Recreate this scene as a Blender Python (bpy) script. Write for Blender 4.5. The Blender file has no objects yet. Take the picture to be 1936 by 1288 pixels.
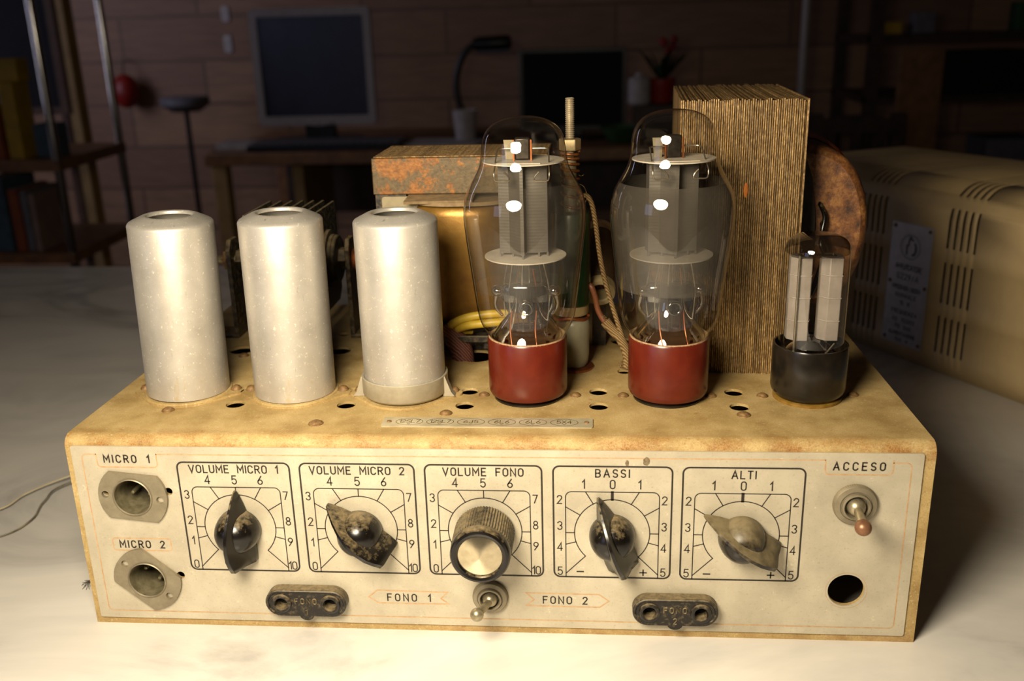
import bpy, math, random
from math import sin, cos, pi, radians as RAD, sqrt, atan2
from mathutils import Vector, Matrix

random.seed(7)
S = 0.001                     # the scene is drawn in millimetres, built in metres
TABLE = 750.0                 # height of the marble top above the floor
OX = 175.0                    # amplifier centre line


def W(x, y, z):
    """amplifier frame in mm (x along the front, y away, z above the table) -> world metres"""
    return Vector(((x - OX) * S, y * S, (z + TABLE) * S))


scene = bpy.context.scene
COL = scene.collection

# ------------------------------------------------------------------ camera
cam_d = bpy.data.cameras.new('camera')
cam = bpy.data.objects.new('camera', cam_d)
COL.objects.link(cam)
cam.location = W(215.76, -346.62, 246.6)
cam.rotation_euler = (RAD(71.799), RAD(1.472), RAD(4.437))
cam_d.sensor_width = 23.5
cam_d.lens = 1798.6 / 1936 * 23.5
cam_d.clip_start = 0.01
cam_d.clip_end = 50
cam_d.dof.use_dof = True
cam_d.dof.focus_distance = 0.40
cam_d.dof.aperture_fstop = 7.5
scene.camera = cam

# ------------------------------------------------------------------ world, lamps, exposure
scene.view_settings.view_transform = 'Standard'
scene.view_settings.look = 'None'
scene.view_settings.gamma = 1.0
scene.view_settings.exposure = 0.0
scene.view_settings.use_curve_mapping = False
world = bpy.data.worlds.new('room_dusk')
scene.world = world
world.use_nodes = True
world.node_tree.nodes['Background'].inputs[0].default_value = (1.0, 0.78, 0.66, 1)
world.node_tree.nodes['Background'].inputs[1].default_value = 0.016


def area(name, loc, target, power, color, shape, sx, sy=None, spread=None):
    l = bpy.data.lights.new(name, 'AREA')
    l.energy = power
    l.color = color
    l.shape = shape
    l.size = sx
    if sy:
        l.size_y = sy
    if spread:
        l.spread = spread
    o = bpy.data.objects.new(name, l)
    COL.objects.link(o)
    o.location = loc
    o.rotation_euler = (target - loc).to_track_quat('-Z', 'Y').to_euler()
    return o


# the round work lamp over the bench, warm
area('work_lamp_light', W(104, -240, 282), W(160, -80, 0), 3.55, (1.0, 0.865, 0.645), 'DISK', 0.155)
# dusk daylight of the window in the left wall
area('window_daylight', W(-2450, 1900, 600), W(-1200, 3300, 0), 12, (0.78, 0.76, 1.0), 'RECTANGLE', 1.1, 1.2)
# second window behind the camera on the left
area('window_daylight', W(-1800, -1750, 560), W(100, 100, 60), 2.6, (0.50, 0.58, 1.0), 'RECTANGLE', 0.7, 0.8)

C = scene.cycles
C.max_bounces = 14
C.transparent_max_bounces = 24
C.transmission_bounces = 8
C.glossy_bounces = 6
C.caustics_reflective = False
C.caustics_refractive = False
C.sample_clamp_indirect = 6


# ------------------------------------------------------------------ materials
def lin(h):
    h = h.lstrip('#')
    o = []
    for i in (0, 2, 4):
        c = int(h[i:i + 2], 16) / 255
        o.append(c / 12.92 if c <= 0.04045 else ((c + 0.055) / 1.055) ** 2.4)
    return tuple(o) + (1,)


class NT:
    def __init__(s, name):
        s.m = bpy.data.materials.new(name)
        s.m.use_nodes = True
        s.t = s.m.node_tree
        s.p = s.t.nodes['Principled BSDF']
        s.out = s.t.nodes['Material Output']
        s.tc = s.n('ShaderNodeTexCoord')

    def n(s, k, **kw):
        o = s.t.nodes.new(k)
        for a, b in kw.items():
            setattr(o, a, b)
        return o

    def l(s, a, b):
        s.t.links.new(a, b)

    def vec(s, scale=(1, 1, 1), rot=(0, 0, 0), loc=(0, 0, 0)):
        mp = s.n('ShaderNodeMapping')
        mp.inputs['Scale'].default_value = scale
        mp.inputs['Rotation'].default_value = rot
        mp.inputs['Location'].default_value = loc
        s.l(s.tc.outputs['Object'], mp.inputs[0])
        return mp.outputs[0]

    def noise(s, scale, detail=4, rough=0.6, v=None, dist=0.0):
        o = s.n('ShaderNodeTexNoise')
        o.inputs['Scale'].default_value = scale
        o.inputs['Detail'].default_value = detail
        o.inputs['Roughness'].default_value = rough
        o.inputs['Distortion'].default_value = dist
        s.l(v if v is not None else s.tc.outputs['Object'], o.inputs['Vector'])
        return o.outputs['Fac']

    def ramp(s, f, stops):
        r = s.n('ShaderNodeValToRGB')
        e = r.color_ramp.elements
        while len(e) < len(stops):
            e.new(0.5)
        for i, (p, c) in enumerate(stops):
            e[i].position = p
            e[i].color = lin(c) if isinstance(c, str) else (c, c, c, 1)
        s.l(f, r.inputs[0])
        return r.outputs[0]

    def mix(s, f, a, b, mode='MIX'):
        m = s.n('ShaderNodeMix', data_type='RGBA', blend_type=mode)
        for i, v in ((0, f), (6, a), (7, b)):
            if isinstance(v, (int, float)):
                m.inputs[i].default_value = v
            elif isinstance(v, str):
                m.inputs[i].default_value = lin(v)
            else:
                s.l(v, m.inputs[i])
        return m.outputs[2]

    def math(s, op, a, b=0.0):
        m = s.n('ShaderNodeMath', operation=op)
        for i, v in ((0, a), (1, b)):
            if isinstance(v, (int, float)):
                m.inputs[i].default_value = v
            else:
                s.l(v, m.inputs[i])
        return m.outputs[0]

    def axis(s, k):
        x = s.n('ShaderNodeSeparateXYZ')
        s.l(s.tc.outputs['Object'], x.inputs[0])
        return x.outputs[k]

    def set(s, col=None, rough=0.5, metal=0.0, bump=None, bs=0.3, bd=0.001, spec=None, coat=None):
        p = s.p
        if col is not None:
            if isinstance(col, str):
                p.inputs['Base Color'].default_value = lin(col)
            else:
                s.l(col, p.inputs['Base Color'])
        if isinstance(rough, (int, float)):
            p.inputs['Roughness'].default_value = rough
        else:
            s.l(rough, p.inputs['Roughness'])
        if isinstance(metal, (int, float)):
            p.inputs['Metallic'].default_value = metal
        else:
            s.l(metal, p.inputs['Metallic'])
        if spec is not None:
            p.inputs['Specular IOR Level'].default_value = spec
        if coat:
            p.inputs['Coat Weight'].default_value = coat
            p.inputs['Coat Roughness'].default_value = 0.15
        if bump is not None:
            b = s.n('ShaderNodeBump')
            b.inputs['Strength'].default_value = bs
            b.inputs['Distance'].default_value = bd
            s.l(bump, b.inputs['Height'])
            s.l(b.outputs[0], p.inputs['Normal'])
        return s.m


def simple(name, c1, c2=None, scale=200, rough=0.5, metal=0.0, bs=0.0, lo=0.35, hi=0.65, spec=None, coat=None):
    n = NT(name)
    f = n.noise(scale)
    col = n.ramp(f, [(lo, c1), (hi, c2 or c1)])
    return n.set(col, rough, metal, f if bs else None, bs, 0.0006, spec, coat)


def dusty(name, base, dust, rough=0.5, scale=260, amount=(0.42, 0.72), metal=0.0, up=0.5, bs=0.15, spec=None, soft=1.0):
    """a surface with dust lying on what faces up (real dust settles there)"""
    n = NT(name)
    f = n.noise(scale, 5, 0.65)
    g = n.n('ShaderNodeNewGeometry')
    x = n.n('ShaderNodeSeparateXYZ')
    n.l(g.outputs['Normal'], x.inputs[0])
    u = n.math('MULTIPLY', x.outputs[2], up)
    k = n.math('ADD', n.math('ADD', n.math('MULTIPLY', f, soft), 0.5 * (1 - soft)), n.math('MULTIPLY', u, 0.5))
    k = n.ramp(k, [(amount[0], 0.0), (amount[1], 1.0)])
    col = n.mix(k, base, dust)
    r = n.math('ADD', n.math('MULTIPLY', k, 0.4), rough)
    return n.set(col, r, metal, f, bs, 0.0004, spec)


M = {}


def build_materials():
    # dusty cream-beige hammered paint with rust freckles, heavier along the folded front edge
    n = NT('beige_paint')
    f = n.noise(330, 6, 0.7)
    g = n.noise(55, 4, 0.6)
    fine = n.noise(1700, 3, 0.7)
    col = n.ramp(g, [(0.32, '#907646'), (0.5, '#a68d5b'), (0.68, '#b59d6c')])
    col = n.mix(n.ramp(fine, [(0.34, 0.4), (0.52, 0.0)]), col, '#6a522c')
    lumps = n.ramp(n.noise(800, 3, 0.6), [(0.60, 0.0), (0.68, 0.4)])
    col = n.mix(lumps, col, '#cdb98c')
    # rust freckles lying in a streak along the folded front edge
    edge = n.math('ABSOLUTE', n.math('SUBTRACT', n.axis(2), 0.0865))
    frontm = n.ramp(n.math('ABSOLUTE', n.axis(1)), [(0.004, 1.0), (0.012, 0.0)])
    em = n.ramp(edge, [(0.001, 1.0), (0.007, 0.0)])
    patch = n.ramp(n.noise(90, 6, 0.75, n.vec((0.6, 1, 1))), [(0.45, 0.0), (0.6, 0.85)])
    rm = n.math('MULTIPLY', n.math('MULTIPLY', em, frontm), patch)
    col = n.mix(rm, col, n.ramp(fine, [(0.4, '#6b4418'), (0.6, '#9a6a2e')]))
    spots = n.ramp(n.noise(140, 7, 0.8), [(0.61, 0.0), (0.67, 1.0)])
    col = n.mix(n.math('MULTIPLY', spots, 0.6), col, '#84531f')
    # bare sandy rims low down
    lowm = n.ramp(n.axis(2), [(0.002, 0.5), (0.006, 0.0)])
    col = n.mix(n.math('MULTIPLY', lowm, patch), col, '#7a4a20')
    M['paint'] = n.set(col, 0.66, 0.0, f, 0.15, 0.0004)
    # second cabinet: same paint, cleaner
    n = NT('grey_beige_paint')
    g = n.noise(28, 5, 0.6)
    col = n.ramp(g, [(0.3, '#ad956c'), (0.7, '#bfa679')])
    spots = n.ramp(n.noise(120, 7, 0.8), [(0.63, 0.0), (0.72, 1.0)])
    col = n.mix(n.math('MULTIPLY', spots, 0.6), col, '#7a5a34')
    M['case'] = n.set(col, 0.55, 0.0, g, 0.1, 0.0004)
    # control panel: pale lacquered aluminium with fine dirt
    n = NT('panel_lacquer')
    g = n.noise(38, 5, 0.65)
    col = n.ramp(g, [(0.32, '#a89f8c'), (0.5, '#b5ac97'), (0.68, '#c1b8a3')])
    fine = n.noise(900, 4, 0.75)
    col = n.mix(n.ramp(fine, [(0.32, 0.4), (0.43, 0.0)]), col, '#7f7257')
    sc = n.ramp(n.noise(130, 8, 0.85), [(0.60, 0.0), (0.64, 1.0)])
    col = n.mix(n.math('MULTIPLY', sc, 0.55), col, '#e3d9bd')
    M['panel'] = n.set(col, 0.42, 0.25, fine, 0.05, 0.0002)
    M['ink'] = simple('black_ink', '#1d1712', '#2a221a', 900, 0.6)
    # worn red-orange print
    n = NT('orange_ink')
    f = n.noise(350, 5, 0.7)
    col = n.ramp(f, [(0.35, '#ab7c50'), (0.6, '#b79a74')])
    M['orange'] = n.set(col, 0.6)
    # matte spun aluminium of the cans, streaked and dusted
    n = NT('spun_aluminium')
    st = n.noise(60, 6, 0.6, n.vec((1, 1, 0.12)))
    ns = n.noise(45, 5, 0.6)
    col = n.ramp(ns, [(0.32, '#b2aca2'), (0.5, '#c1bbb1'), (0.68, '#ccc6bc')])
    fl = n.ramp(n.noise(650, 5, 0.8), [(0.60, 0.0), (0.64, 1.0)])
    col = n.mix(n.math('MULTIPLY', fl, 0.8), col, '#f4ecd6')
    dk = n.ramp(n.noise(300, 6, 0.8, n.vec((1, 1, 0.15))), [(0.63, 0.0), (0.68, 1.0)])
    col = n.mix(n.math('MULTIPLY', dk, 0.55), col, '#6a624f')
    ye = n.ramp(n.noise(26, 6, 0.8, n.vec((1, 1, 0.5))), [(0.62, 0.0), (0.66, 1.0)])
    col = n.mix(n.math('MULTIPLY', ye, 0.5), col, '#c2b07a')
    M['can'] = n.set(col, n.math('ADD', n.math('MULTIPLY', st, 0.2), 0.34), 0.6, st, 0.08, 0.0004)
    n = NT('dull_zinc')
    g = n.noise(160, 6, 0.7)
    col = n.ramp(g, [(0.3, '#7a705c'), (0.7, '#928872')])
    M['zinc'] = n.set(col, 0.5, 0.45, g, 0.12, 0.0004)
    M['skirt'] = simple('dull_skirt_metal', '#9a917c', '#aca38e', 160, 0.5, 0.3, 0.1)
    n = NT('nickel')
    g = n.noise(240, 6, 0.7)
    col = n.ramp(g, [(0.3, '#8d8167'), (0.7, '#b5aa8e')])
    M['nickel'] = n.set(col, 0.36, 0.75, g, 0.08, 0.0003)
    M['cupin'] = simple('socket_cup_metal', '#8d8468', '#6d654b', 300, 0.45, 0.5)
    M['screw'] = simple('rusty_screw', '#65492b', '#86683f', 700, 0.6, 0.2, 0.4)
    M['bakelite'] = dusty('black_bakelite', '#0e0b09', '#7a6a4b', 0.24, 420, (0.74, 2.2), up=0.8, bs=0.02, soft=0.7)
    M['bakelite_dusty'] = dusty('dusty_black_bakelite', '#120e0b', '#76694d', 0.26, 240, (0.52, 1.45), up=0.95, bs=0.04, soft=0.8)
    M['socket_black'] = dusty('dusty_socket_plastic', '#15110d', '#75664a', 0.35, 500, (0.52, 0.95), up=0.7, bs=0.2)
    n = NT('red_base_plastic')
    g = n.noise(90, 4, 0.6)
    col = n.ramp(g, [(0.3, '#4e160c'), (0.7, '#5f2112')])
    M['redbase'] = n.set(col, 0.27, 0.0, n.noise(1500, 2), 0.02, 0.0002)
    M['blackbase'] = simple('black_base_plastic', '#15120e', '#221c15', 120, 0.22)
    M['cement'] = simple('base_cement', '#a98a64', '#7d5f42', 900, 0.8)
    M['mica'] = simple('mica', '#b5aa9a', '#c7bdac', 200, 0.5)
    n = NT('plate_metal')
    wv = n.n('ShaderNodeTexWave', wave_type='BANDS', bands_direction='Z')
    wv.inputs['Scale'].default_value = 240
    wv.inputs['Distortion'].default_value = 0.6
    n.l(n.tc.outputs['Object'], wv.inputs['Vector'])
    col = n.ramp(n.noise(90), [(0.3, '#555048'), (0.7, '#676159')])
    M['plate'] = n.set(col, 0.5, 0.35, wv.outputs['Fac'], 0.12, 0.0002)
    M['paleplate'] = simple('pale_plate_metal', '#857c74', '#928981', 150, 0.5, 0.1)
    M['getter'] = simple('getter_metal', '#3a352d', '#59524a', 200, 0.3, 0.8)
    M['copper'] = simple('copper', '#9c5a32', '#b56c40', 400, 0.35, 0.8)
    M['wire'] = simple('support_wire', '#a09684', '#bcb29e', 300, 0.3, 0.9)
    M['lead'] = simple('copper_lead', '#8a4a2c', '#9a5836', 300, 0.35, 0.7)
    # thin bulb glass: two-sided Fresnel film over a clear pass-through

    def glass(name, tint, strength=1.7):
        n = NT(name)
        n.t.nodes.remove(n.p)
        g = n.n('ShaderNodeNewGeometry')
        ior = n.n('ShaderNodeMix', data_type='FLOAT')
        ior.inputs[2].default_value = 1.48
        ior.inputs[3].default_value = 1 / 1.48
        n.l(g.outputs['Backfacing'], ior.inputs[0])
        fr = n.n('ShaderNodeFresnel')
        n.l(ior.outputs[0], fr.inputs['IOR'])
        k = n.math('MINIMUM', n.math('MULTIPLY', fr.outputs[0], strength), 0.9)
        tr = n.n('ShaderNodeBsdfTransparent')
        tr.inputs[0].default_value = tint
        gl = n.n('ShaderNodeBsdfGlossy')
        gl.inputs['Roughness'].default_value = 0.015
        mx = n.n('ShaderNodeMixShader')
        n.l(k, mx.inputs[0])
        n.l(tr.outputs[0], mx.inputs[1])
        n.l(gl.outputs[0], mx.inputs[2])
        n.l(mx.outputs[0], n.out.inputs[0])
        return n.m
    M['glass'] = glass('bulb_glass', (0.965, 0.955, 0.93, 1))
    M['stemglass'] = glass('stem_glass', (0.62, 0.52, 0.44, 1), 4.5)

    def film(name, col, alpha):
        n = NT(name)
        n.t.nodes.remove(n.p)
        tr = n.n('ShaderNodeBsdfTransparent')
        df = n.n('ShaderNodeBsdfDiffuse')
        df.inputs[0].default_value = lin(col)
        mx = n.n('ShaderNodeMixShader')
        mx.inputs[0].default_value = alpha
        n.l(tr.outputs[0], mx.inputs[1])
        n.l(df.outputs[0], mx.inputs[2])
        n.l(mx.outputs[0], n.out.inputs[0])
        return n.m
    M['smoke'] = film('grey_smoke_film', '#4c4740', 0.50)
    M['flash'] = film('getter_flash', '#1c140d', 0.55)
    M['haze'] = film('thin_grey_film', '#4c4740', 0.20)
    # laminated iron, each sheet its own rusty-gold edge
    n = NT('lamination_iron')
    g = n.noise(1500, 6, 0.75, n.vec((0.6, 1, 0.3)))
    col = n.ramp(g, [(0.32, '#4a381f'), (0.48, '#967547'), (0.66, '#cfae76')])
    sh = n.noise(1100, 1, 0.5, n.vec((1, 0.004, 0.004)))
    col = n.mix(n.ramp(sh, [(0.40, 0.45), (0.58, 0.0)]), col, '#3a2c18')
    M['lamination'] = n.set(col, 0.5, 0.3, g, 0.35, 0.0005)
    M['rustdot'] = simple('orange_rust', '#b8641c', '#cf7c28', 400, 0.6)
    n = NT('rusty_steel')
    g = n.noise(75, 7, 0.75)
    h = n.noise(420, 5, 0.7)
    col = n.ramp(h, [(0.3, '#4a3d29'), (0.7, '#6e5c3e')])
    rust = n.ramp(g, [(0.52, 0.0), (0.57, 0.9)])
    col = n.mix(rust, col, n.ramp(h, [(0.35, '#6b4219'), (0.65, '#a0672c')]))
    M['rusty'] = n.set(col, 0.5, 0.3, h, 0.3, 0.0005)
    n = NT('gold_paper')
    g = n.noise(34, 6, 0.65)
    h = n.noise(500, 4, 0.7)
    col = n.ramp(g, [(0.3, '#6e4c1c'), (0.5, '#8a6529'), (0.7, '#a27c38')])
    M['gold'] = n.set(col, 0.38, 0.55, h, 0.15, 0.0004)
    M['leg_plate'] = simple('grey_core_plate', '#7e7358', '#95896c', 120, 0.55, 0.3)
    M['paper'] = simple('brown_card', '#7c6647', '#937b58', 300, 0.8)
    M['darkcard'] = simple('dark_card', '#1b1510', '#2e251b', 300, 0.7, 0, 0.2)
    M['yellow'] = simple('yellow_sleeve', '#b0912c', '#c3a63a', 200, 0.42)
    n = NT('red_brown_braid')
    wv = n.n('ShaderNodeTexWave', wave_type='BANDS', bands_direction='DIAGONAL')
    wv.inputs['Scale'].default_value = 320
    wv.inputs['Distortion'].default_value = 3
    n.l(n.tc.outputs['Object'], wv.inputs['Vector'])
    col = n.ramp(wv.outputs['Fac'], [(0.2, '#43201a'), (0.8, '#7a4a3c')])
    M['braid'] = n.set(col, 0.7, 0, wv.outputs['Fac'], 0.5, 0.0004)
    n = NT('cotton_braid')
    wv = n.n('ShaderNodeTexWave', wave_type='BANDS', bands_direction='DIAGONAL')
    wv.inputs['Scale'].default_value = 420
    wv.inputs['Distortion'].default_value = 2
    n.l(n.tc.outputs['Object'], wv.inputs['Vector'])
    col = n.ramp(wv.outputs['Fac'], [(0.2, '#55401f'), (0.8, '#8f7248')])
    M['cotton'] = n.set(col, 0.8, 0, wv.outputs['Fac'], 0.5, 0.0004)
    M['brownwire'] = simple('brown_rubber', '#6e4128', '#855236', 200, 0.4)
    n = NT('impregnated_winding')
    g = n.noise(160, 7, 0.75)
    col = n.ramp(g, [(0.32, '#2b1a0f'), (0.5, '#69401f'), (0.7, '#a0703a')])
    M['winding'] = n.set(col, 0.5, 0.0, g, 0.6, 0.001)
    M['varnish'] = simple('orange_varnish', '#8a4314', '#a8561d', 160, 0.25)
    M['fin'] = dusty('dusty_rectifier_fin', '#1c1811', '#75684a', 0.45, 500, (0.44, 0.85), up=0.6, bs=0.2)
    M['rubber'] = dusty('dark_rubber', '#1e1912', '#6f6043', 0.5, 400, (0.45, 0.9), up=0.7, bs=0.2)
    M['bracket'] = dusty('dark_bracket_steel', '#1d1811', '#715f3f', 0.4, 380, (0.42, 0.85), up=0.5, bs=0.2)
    M['steelnut'] = simple('steel_nut', '#8d7c5c', '#a6956f', 400, 0.45, 0.6, 0.1)
    M['thread'] = simple('pale_thread', '#a99a80', '#c0b296', 300, 0.42, 0.55)
    M['spring'] = simple('rusty_spring', '#7c4a24', '#9a6334', 400, 0.4, 0.6)
    M['ceramic'] = simple('grey_ceramic', '#86836f', '#989480', 90, 0.35, 0, 0.05)
    M['cream'] = simple('cream_ceramic', '#95845f', '#a8966e', 150, 0.5)
    M['green'] = simple('green_enamel', '#0b1f0e', '#123016', 90, 0.3)
    n = NT('brown_resistor_wire')
    wv = n.n('ShaderNodeTexWave', wave_type='BANDS', bands_direction='Y')
    wv.inputs['Scale'].default_value = 260
    wv.inputs['Distortion'].default_value = 1.5
    n.l(n.tc.outputs['Object'], wv.inputs['Vector'])
    col = n.ramp(wv.outputs['Fac'], [(0.2, '#241a12'), (0.8, '#6a543a')])
    M['wound'] = n.set(col, 0.45, 0, wv.outputs['Fac'], 0.5, 0.0005)
    M['strip'] = simple('bright_strip', '#a89d80', '#bdb296', 130, 0.42, 0.35)
    M['stripink'] = simple('strip_ink', '#3f3421', '#54472e', 400, 0.5)
    M['amber'] = simple('amber_wafer', '#6e5119', '#80622a', 300, 0.4)
    M['silver'] = simple('turned_silver', '#b9ad92', '#c8bda2', 400, 0.16, 0.95)
    # polished pale marble with soft grey veins
    n = NT('pale_marble')
    v = n.vec((0.9, 1.35, 1), (0, 0, RAD(24)))
    a = n.noise(5.5, 7, 0.62, v, 1.4)
    b = n.noise(2.2, 5, 0.55, v, 0.8)
    col = n.ramp(a, [(0.30, '#a5a19c'), (0.44, '#c6c2bb'), (0.60, '#d5d0c7'), (0.75, '#dad6cd')])
    col = n.mix(n.ramp(b, [(0.35, 0.22), (0.6, 0.0)]), col, '#a8a39d')
    M['marble'] = n.set(col, 0.24, 0.0, None, spec=0.4)
    M['tagplate'] = simple('pale_tag_metal', '#b8b4b2', '#c6c2c0', 120, 0.38, 0.7)
    M['tagink'] = simple('grey_tag_ink', '#3a3638', '#4a4546', 300, 0.6)
    M['blackvoid'] = simple('flat_black', '#060505', '#0a0908', 100, 0.95)  # flat black: painted depth of the socket holes, and the black screen
    # room
    n = NT('wall_boards')
    br = n.n('ShaderNodeTexBrick')
    br.inputs['Scale'].default_value = 1.0
    br.inputs['Brick Width'].default_value = 0.62
    br.inputs['Row Height'].default_value = 0.16
    br.inputs['Mortar Size'].default_value = 0.006
    br.inputs['Color1'].default_value = lin('#a57e5c')
    br.inputs['Color2'].default_value = lin('#87644a')
    br.inputs['Mortar'].default_value = lin('#6b4f39')
    mp = n.n('ShaderNodeMapping')
    mp.inputs['Rotation'].default_value = (RAD(90), 0, 0)
    n.l(n.tc.outputs['Object'], mp.inputs[0])
    n.l(mp.outputs[0], br.inputs['Vector'])
    gr = n.noise(9, 5, 0.6, n.vec((1, 1, 9)))
    col = n.mix(n.ramp(gr, [(0.3, 0.6), (0.7, 0.0)]), br.outputs['Color'], '#604631')
    M['boards'] = n.set(col, 0.6)
    M['plaster'] = simple('side_plaster', '#4a3c30', '#5a4a3b', 4, 0.8)
    M['floor'] = simple('floor_boards', '#3a2a1e', '#4b3828', 6, 0.6)
    M['wood'] = simple('bench_wood', '#6e4a2c', '#8a613b', 30, 0.5)
    M['palewood'] = simple('yellow_wood', '#957645', '#aa8a54', 20, 0.6)
    M['darkwood'] = simple('dark_wood', '#2a1c13', '#3b291c', 30, 0.55)
    M['chrome'] = simple('chrome_tube', '#b8b4b0', '#c4c0bc', 40, 0.16, 1.0)
    M['bezel'] = simple('grey_bezel', '#9a928e', '#a59d99', 60, 0.4)
    M['screen'] = simple('dark_glass_screen', '#30323c', '#363844', 20, 0.3)
    M['blackplastic'] = simple('black_plastic', '#0d0b0a', '#14110f', 60, 0.4)
    M['white'] = simple('off_white', '#a39c98', '#b5aeaa', 40, 0.7)
    M['red'] = simple('red_plastic', '#7c150c', '#8f1d12', 40, 0.45)
    M['redpot'] = simple('red_clay_pot', '#8c1d0c', '#a02a12', 40, 0.5)
    M['leaf'] = simple('dark_leaf', '#16260f', '#233a17', 60, 0.5)
    M['yellowbox'] = simple('yellow_card', '#9a7a12', '#b08c1a', 40, 0.5)
    M['bluebook'] = simple('blue_cloth', '#33424c', '#425562', 40, 0.6)
    M['redbook'] = simple('rust_cloth', '#7a3a1c', '#8c4624', 40, 0.6)
    M['greenbook'] = simple('green_cloth', '#24401f', '#2f5228', 40, 0.6)
    M['greycard'] = simple('grey_card', '#5a585c', '#6a686c', 40, 0.6)
    M['slate'] = simple('dark_slate', '#1c1a1e', '#242228', 30, 0.5)
    M['pinkwood'] = simple('pale_pink_wood', '#7c645a', '#8c7468', 30, 0.5)


build_materials()


# ------------------------------------------------------------------ mesh builder
class MB:
    """collects shapes in mm and links them as ONE mesh object"""

    def __init__(s):
        s.v, s.f, s.mi, s.mats = [], [], [], []
        s.T = Matrix.Identity(4)
        s.cur = 0

    def use(s, m):
        if m not in s.mats:
            s.mats.append(m)
        s.cur = s.mats.index(m)
        return s

    def add(s, vs, fs):
        o = len(s.v)
        for p in vs:
            s.v.append(s.T @ Vector(p))
        for f in fs:
            s.f.append([i + o for i in f])
            s.mi.append(s.cur)
        return s

    def box(s, x0, x1, y0, y1, z0, z1):
        v = [(x, y, z) for x in (x0, x1) for y in (y0, y1) for z in (z0, z1)]
        return s.add(v, [(0, 1, 3, 2), (4, 6, 7, 5), (0, 4, 5, 1), (2, 3, 7, 6), (0, 2, 6, 4), (1, 5, 7, 3)])

    def lathe(s, prof, seg=48, origin=(0, 0, 0), axis='Z', close=False):
        """prof: list of (r, h); h along the axis"""
        ox, oy, oz = origin
        vs, fs, rows = [], [], []
        for r, h in prof:
            if r < 1e-6:
                rows.append([len(vs)])
                vs.append((0, 0, h))
            else:
                rows.append(list(range(len(vs), len(vs) + seg)))
                vs += [(r * cos(2 * pi * k / seg), r * sin(2 * pi * k / seg), h) for k in range(seg)]
        pairs = list(zip(rows[:-1], rows[1:]))
        if close:
            pairs.append((rows[-1], rows[0]))
        for a, b in pairs:
            for k in range(seg):
                k2 = (k + 1) % seg
                if len(a) == 1 and len(b) == 1:
                    break
                if len(a) == 1:
                    fs.append((a[0], b[k2], b[k]))
                elif len(b) == 1:
                    fs.append((a[k], a[k2], b[0]))
                else:
                    fs.append((a[k], a[k2], b[k2], b[k]))
        if axis == 'Z':
            g = lambda p: (ox + p[0], oy + p[1], oz + p[2])
        elif axis == 'Y':          # h grows toward -Y (toward the viewer)
            g = lambda p: (ox + p[0], oy - p[2], oz + p[1])
        else:                      # 'X'
            g = lambda p: (ox + p[2], oy + p[0], oz + p[1])
        return s.add([g(p) for p in vs], fs)

    def cyl(s, r, h0, h1, origin=(0, 0, 0), axis='Z', seg=32, bev=0.0):
        if bev:
            p = [(0, h0), (r - bev, h0), (r, h0 + bev), (r, h1 - bev), (r - bev, h1), (0, h1)]
        else:
            p = [(0, h0), (r, h0), (r, h1), (0, h1)]
        return s.lathe(p, seg, origin, axis)

    def hexa(s, r, h0, h1, origin=(0, 0, 0), axis='Z', hole=0):
        return s.lathe([(hole, h0), (r * 0.97, h0), (r, h0 + 0.4), (r, h1 - 0.4), (r * 0.97, h1), (hole, h1)], 6, origin, axis)

    def tube(s, pts, r, seg=8, r1=None, cap=True):
        pts = [Vector(p) for p in pts]
        n = len(pts)
        vs, fs = [], []
        t0 = (pts[1] - pts[0]).normalized()
        up = Vector((0, 0, 1)) if abs(t0.z) < 0.9 else Vector((1, 0, 0))
        nrm = t0.cross(up).normalized()
        for i, p in enumerate(pts):
            t = (pts[min(i + 1, n - 1)] - pts[max(i - 1, 0)]).normalized()
            nrm = (nrm - t * nrm.dot(t)).normalized()
            b = t.cross(nrm)
            rr = r if r1 is None else r + (r1 - r) * i / (n - 1)
            for k in range(seg):
                a = 2 * pi * k / seg
                vs.append(p + (nrm * cos(a) + b * sin(a)) * rr)
        for i in range(n - 1):
            for k in range(seg):
                k2 = (k + 1) % seg
                fs.append((i * seg + k, i * seg + k2, (i + 1) * seg + k2, (i + 1) * seg + k))
        if cap:
            fs.append(tuple(range(seg))[::-1])
            fs.append(tuple((n - 1) * seg + k for k in range(seg)))
        return s.add(vs, fs)

    def ball(s, r, c, seg=24, ring=14, sx=1, sy=1, sz=1):
        prof = [(r * sin(pi * i / ring) if 0 < i < ring else 0, -r * cos(pi * i / ring)) for i in range(ring + 1)]
        T0 = s.T
        s.T = T0 @ Matrix.Translation(c) @ Matrix.Diagonal((sx, sy, sz, 1))
        s.lathe(prof, seg)
        s.T = T0
        return s

    def prism(s, pts, h0, h1, plane='XZ'):
        """closed polygon extruded; plane XZ -> along Y, XY -> along Z, YZ -> along X"""
        n = len(pts)
        g = {'XZ': lambda a, b, h: (a, h, b), 'XY': lambda a, b, h: (a, b, h), 'YZ': lambda a, b, h: (h, a, b)}[plane]
        vs = [g(a, b, h0) for a, b in pts] + [g(a, b, h1) for a, b in pts]
        fs = [tuple(range(n)), tuple(range(2 * n - 1, n - 1, -1))]
        fs += [(i, n + i, n + (i + 1) % n, (i + 1) % n) for i in range(n)]
        return s.add(vs, fs)

    def sheet(s, outline, holes, h0, h1, plane='XZ'):
        """flat plate with real holes"""
        cu = bpy.data.curves.new('tmp', 'CURVE')
        cu.dimensions = '2D'
        cu.fill_mode = 'BOTH'
        cu.extrude = abs(h1 - h0) / 2
        for pl in [outline] + list(holes):
            sp = cu.splines.new('POLY')
            sp.points.add(len(pl) - 1)
            for q, (a, b) in zip(sp.points, pl):
                q.co = (a, b, 0, 1)
            sp.use_cyclic_u = True
        ob = bpy.data.objects.new('tmp', cu)
        COL.objects.link(ob)
        dg = bpy.context.evaluated_depsgraph_get()
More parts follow.
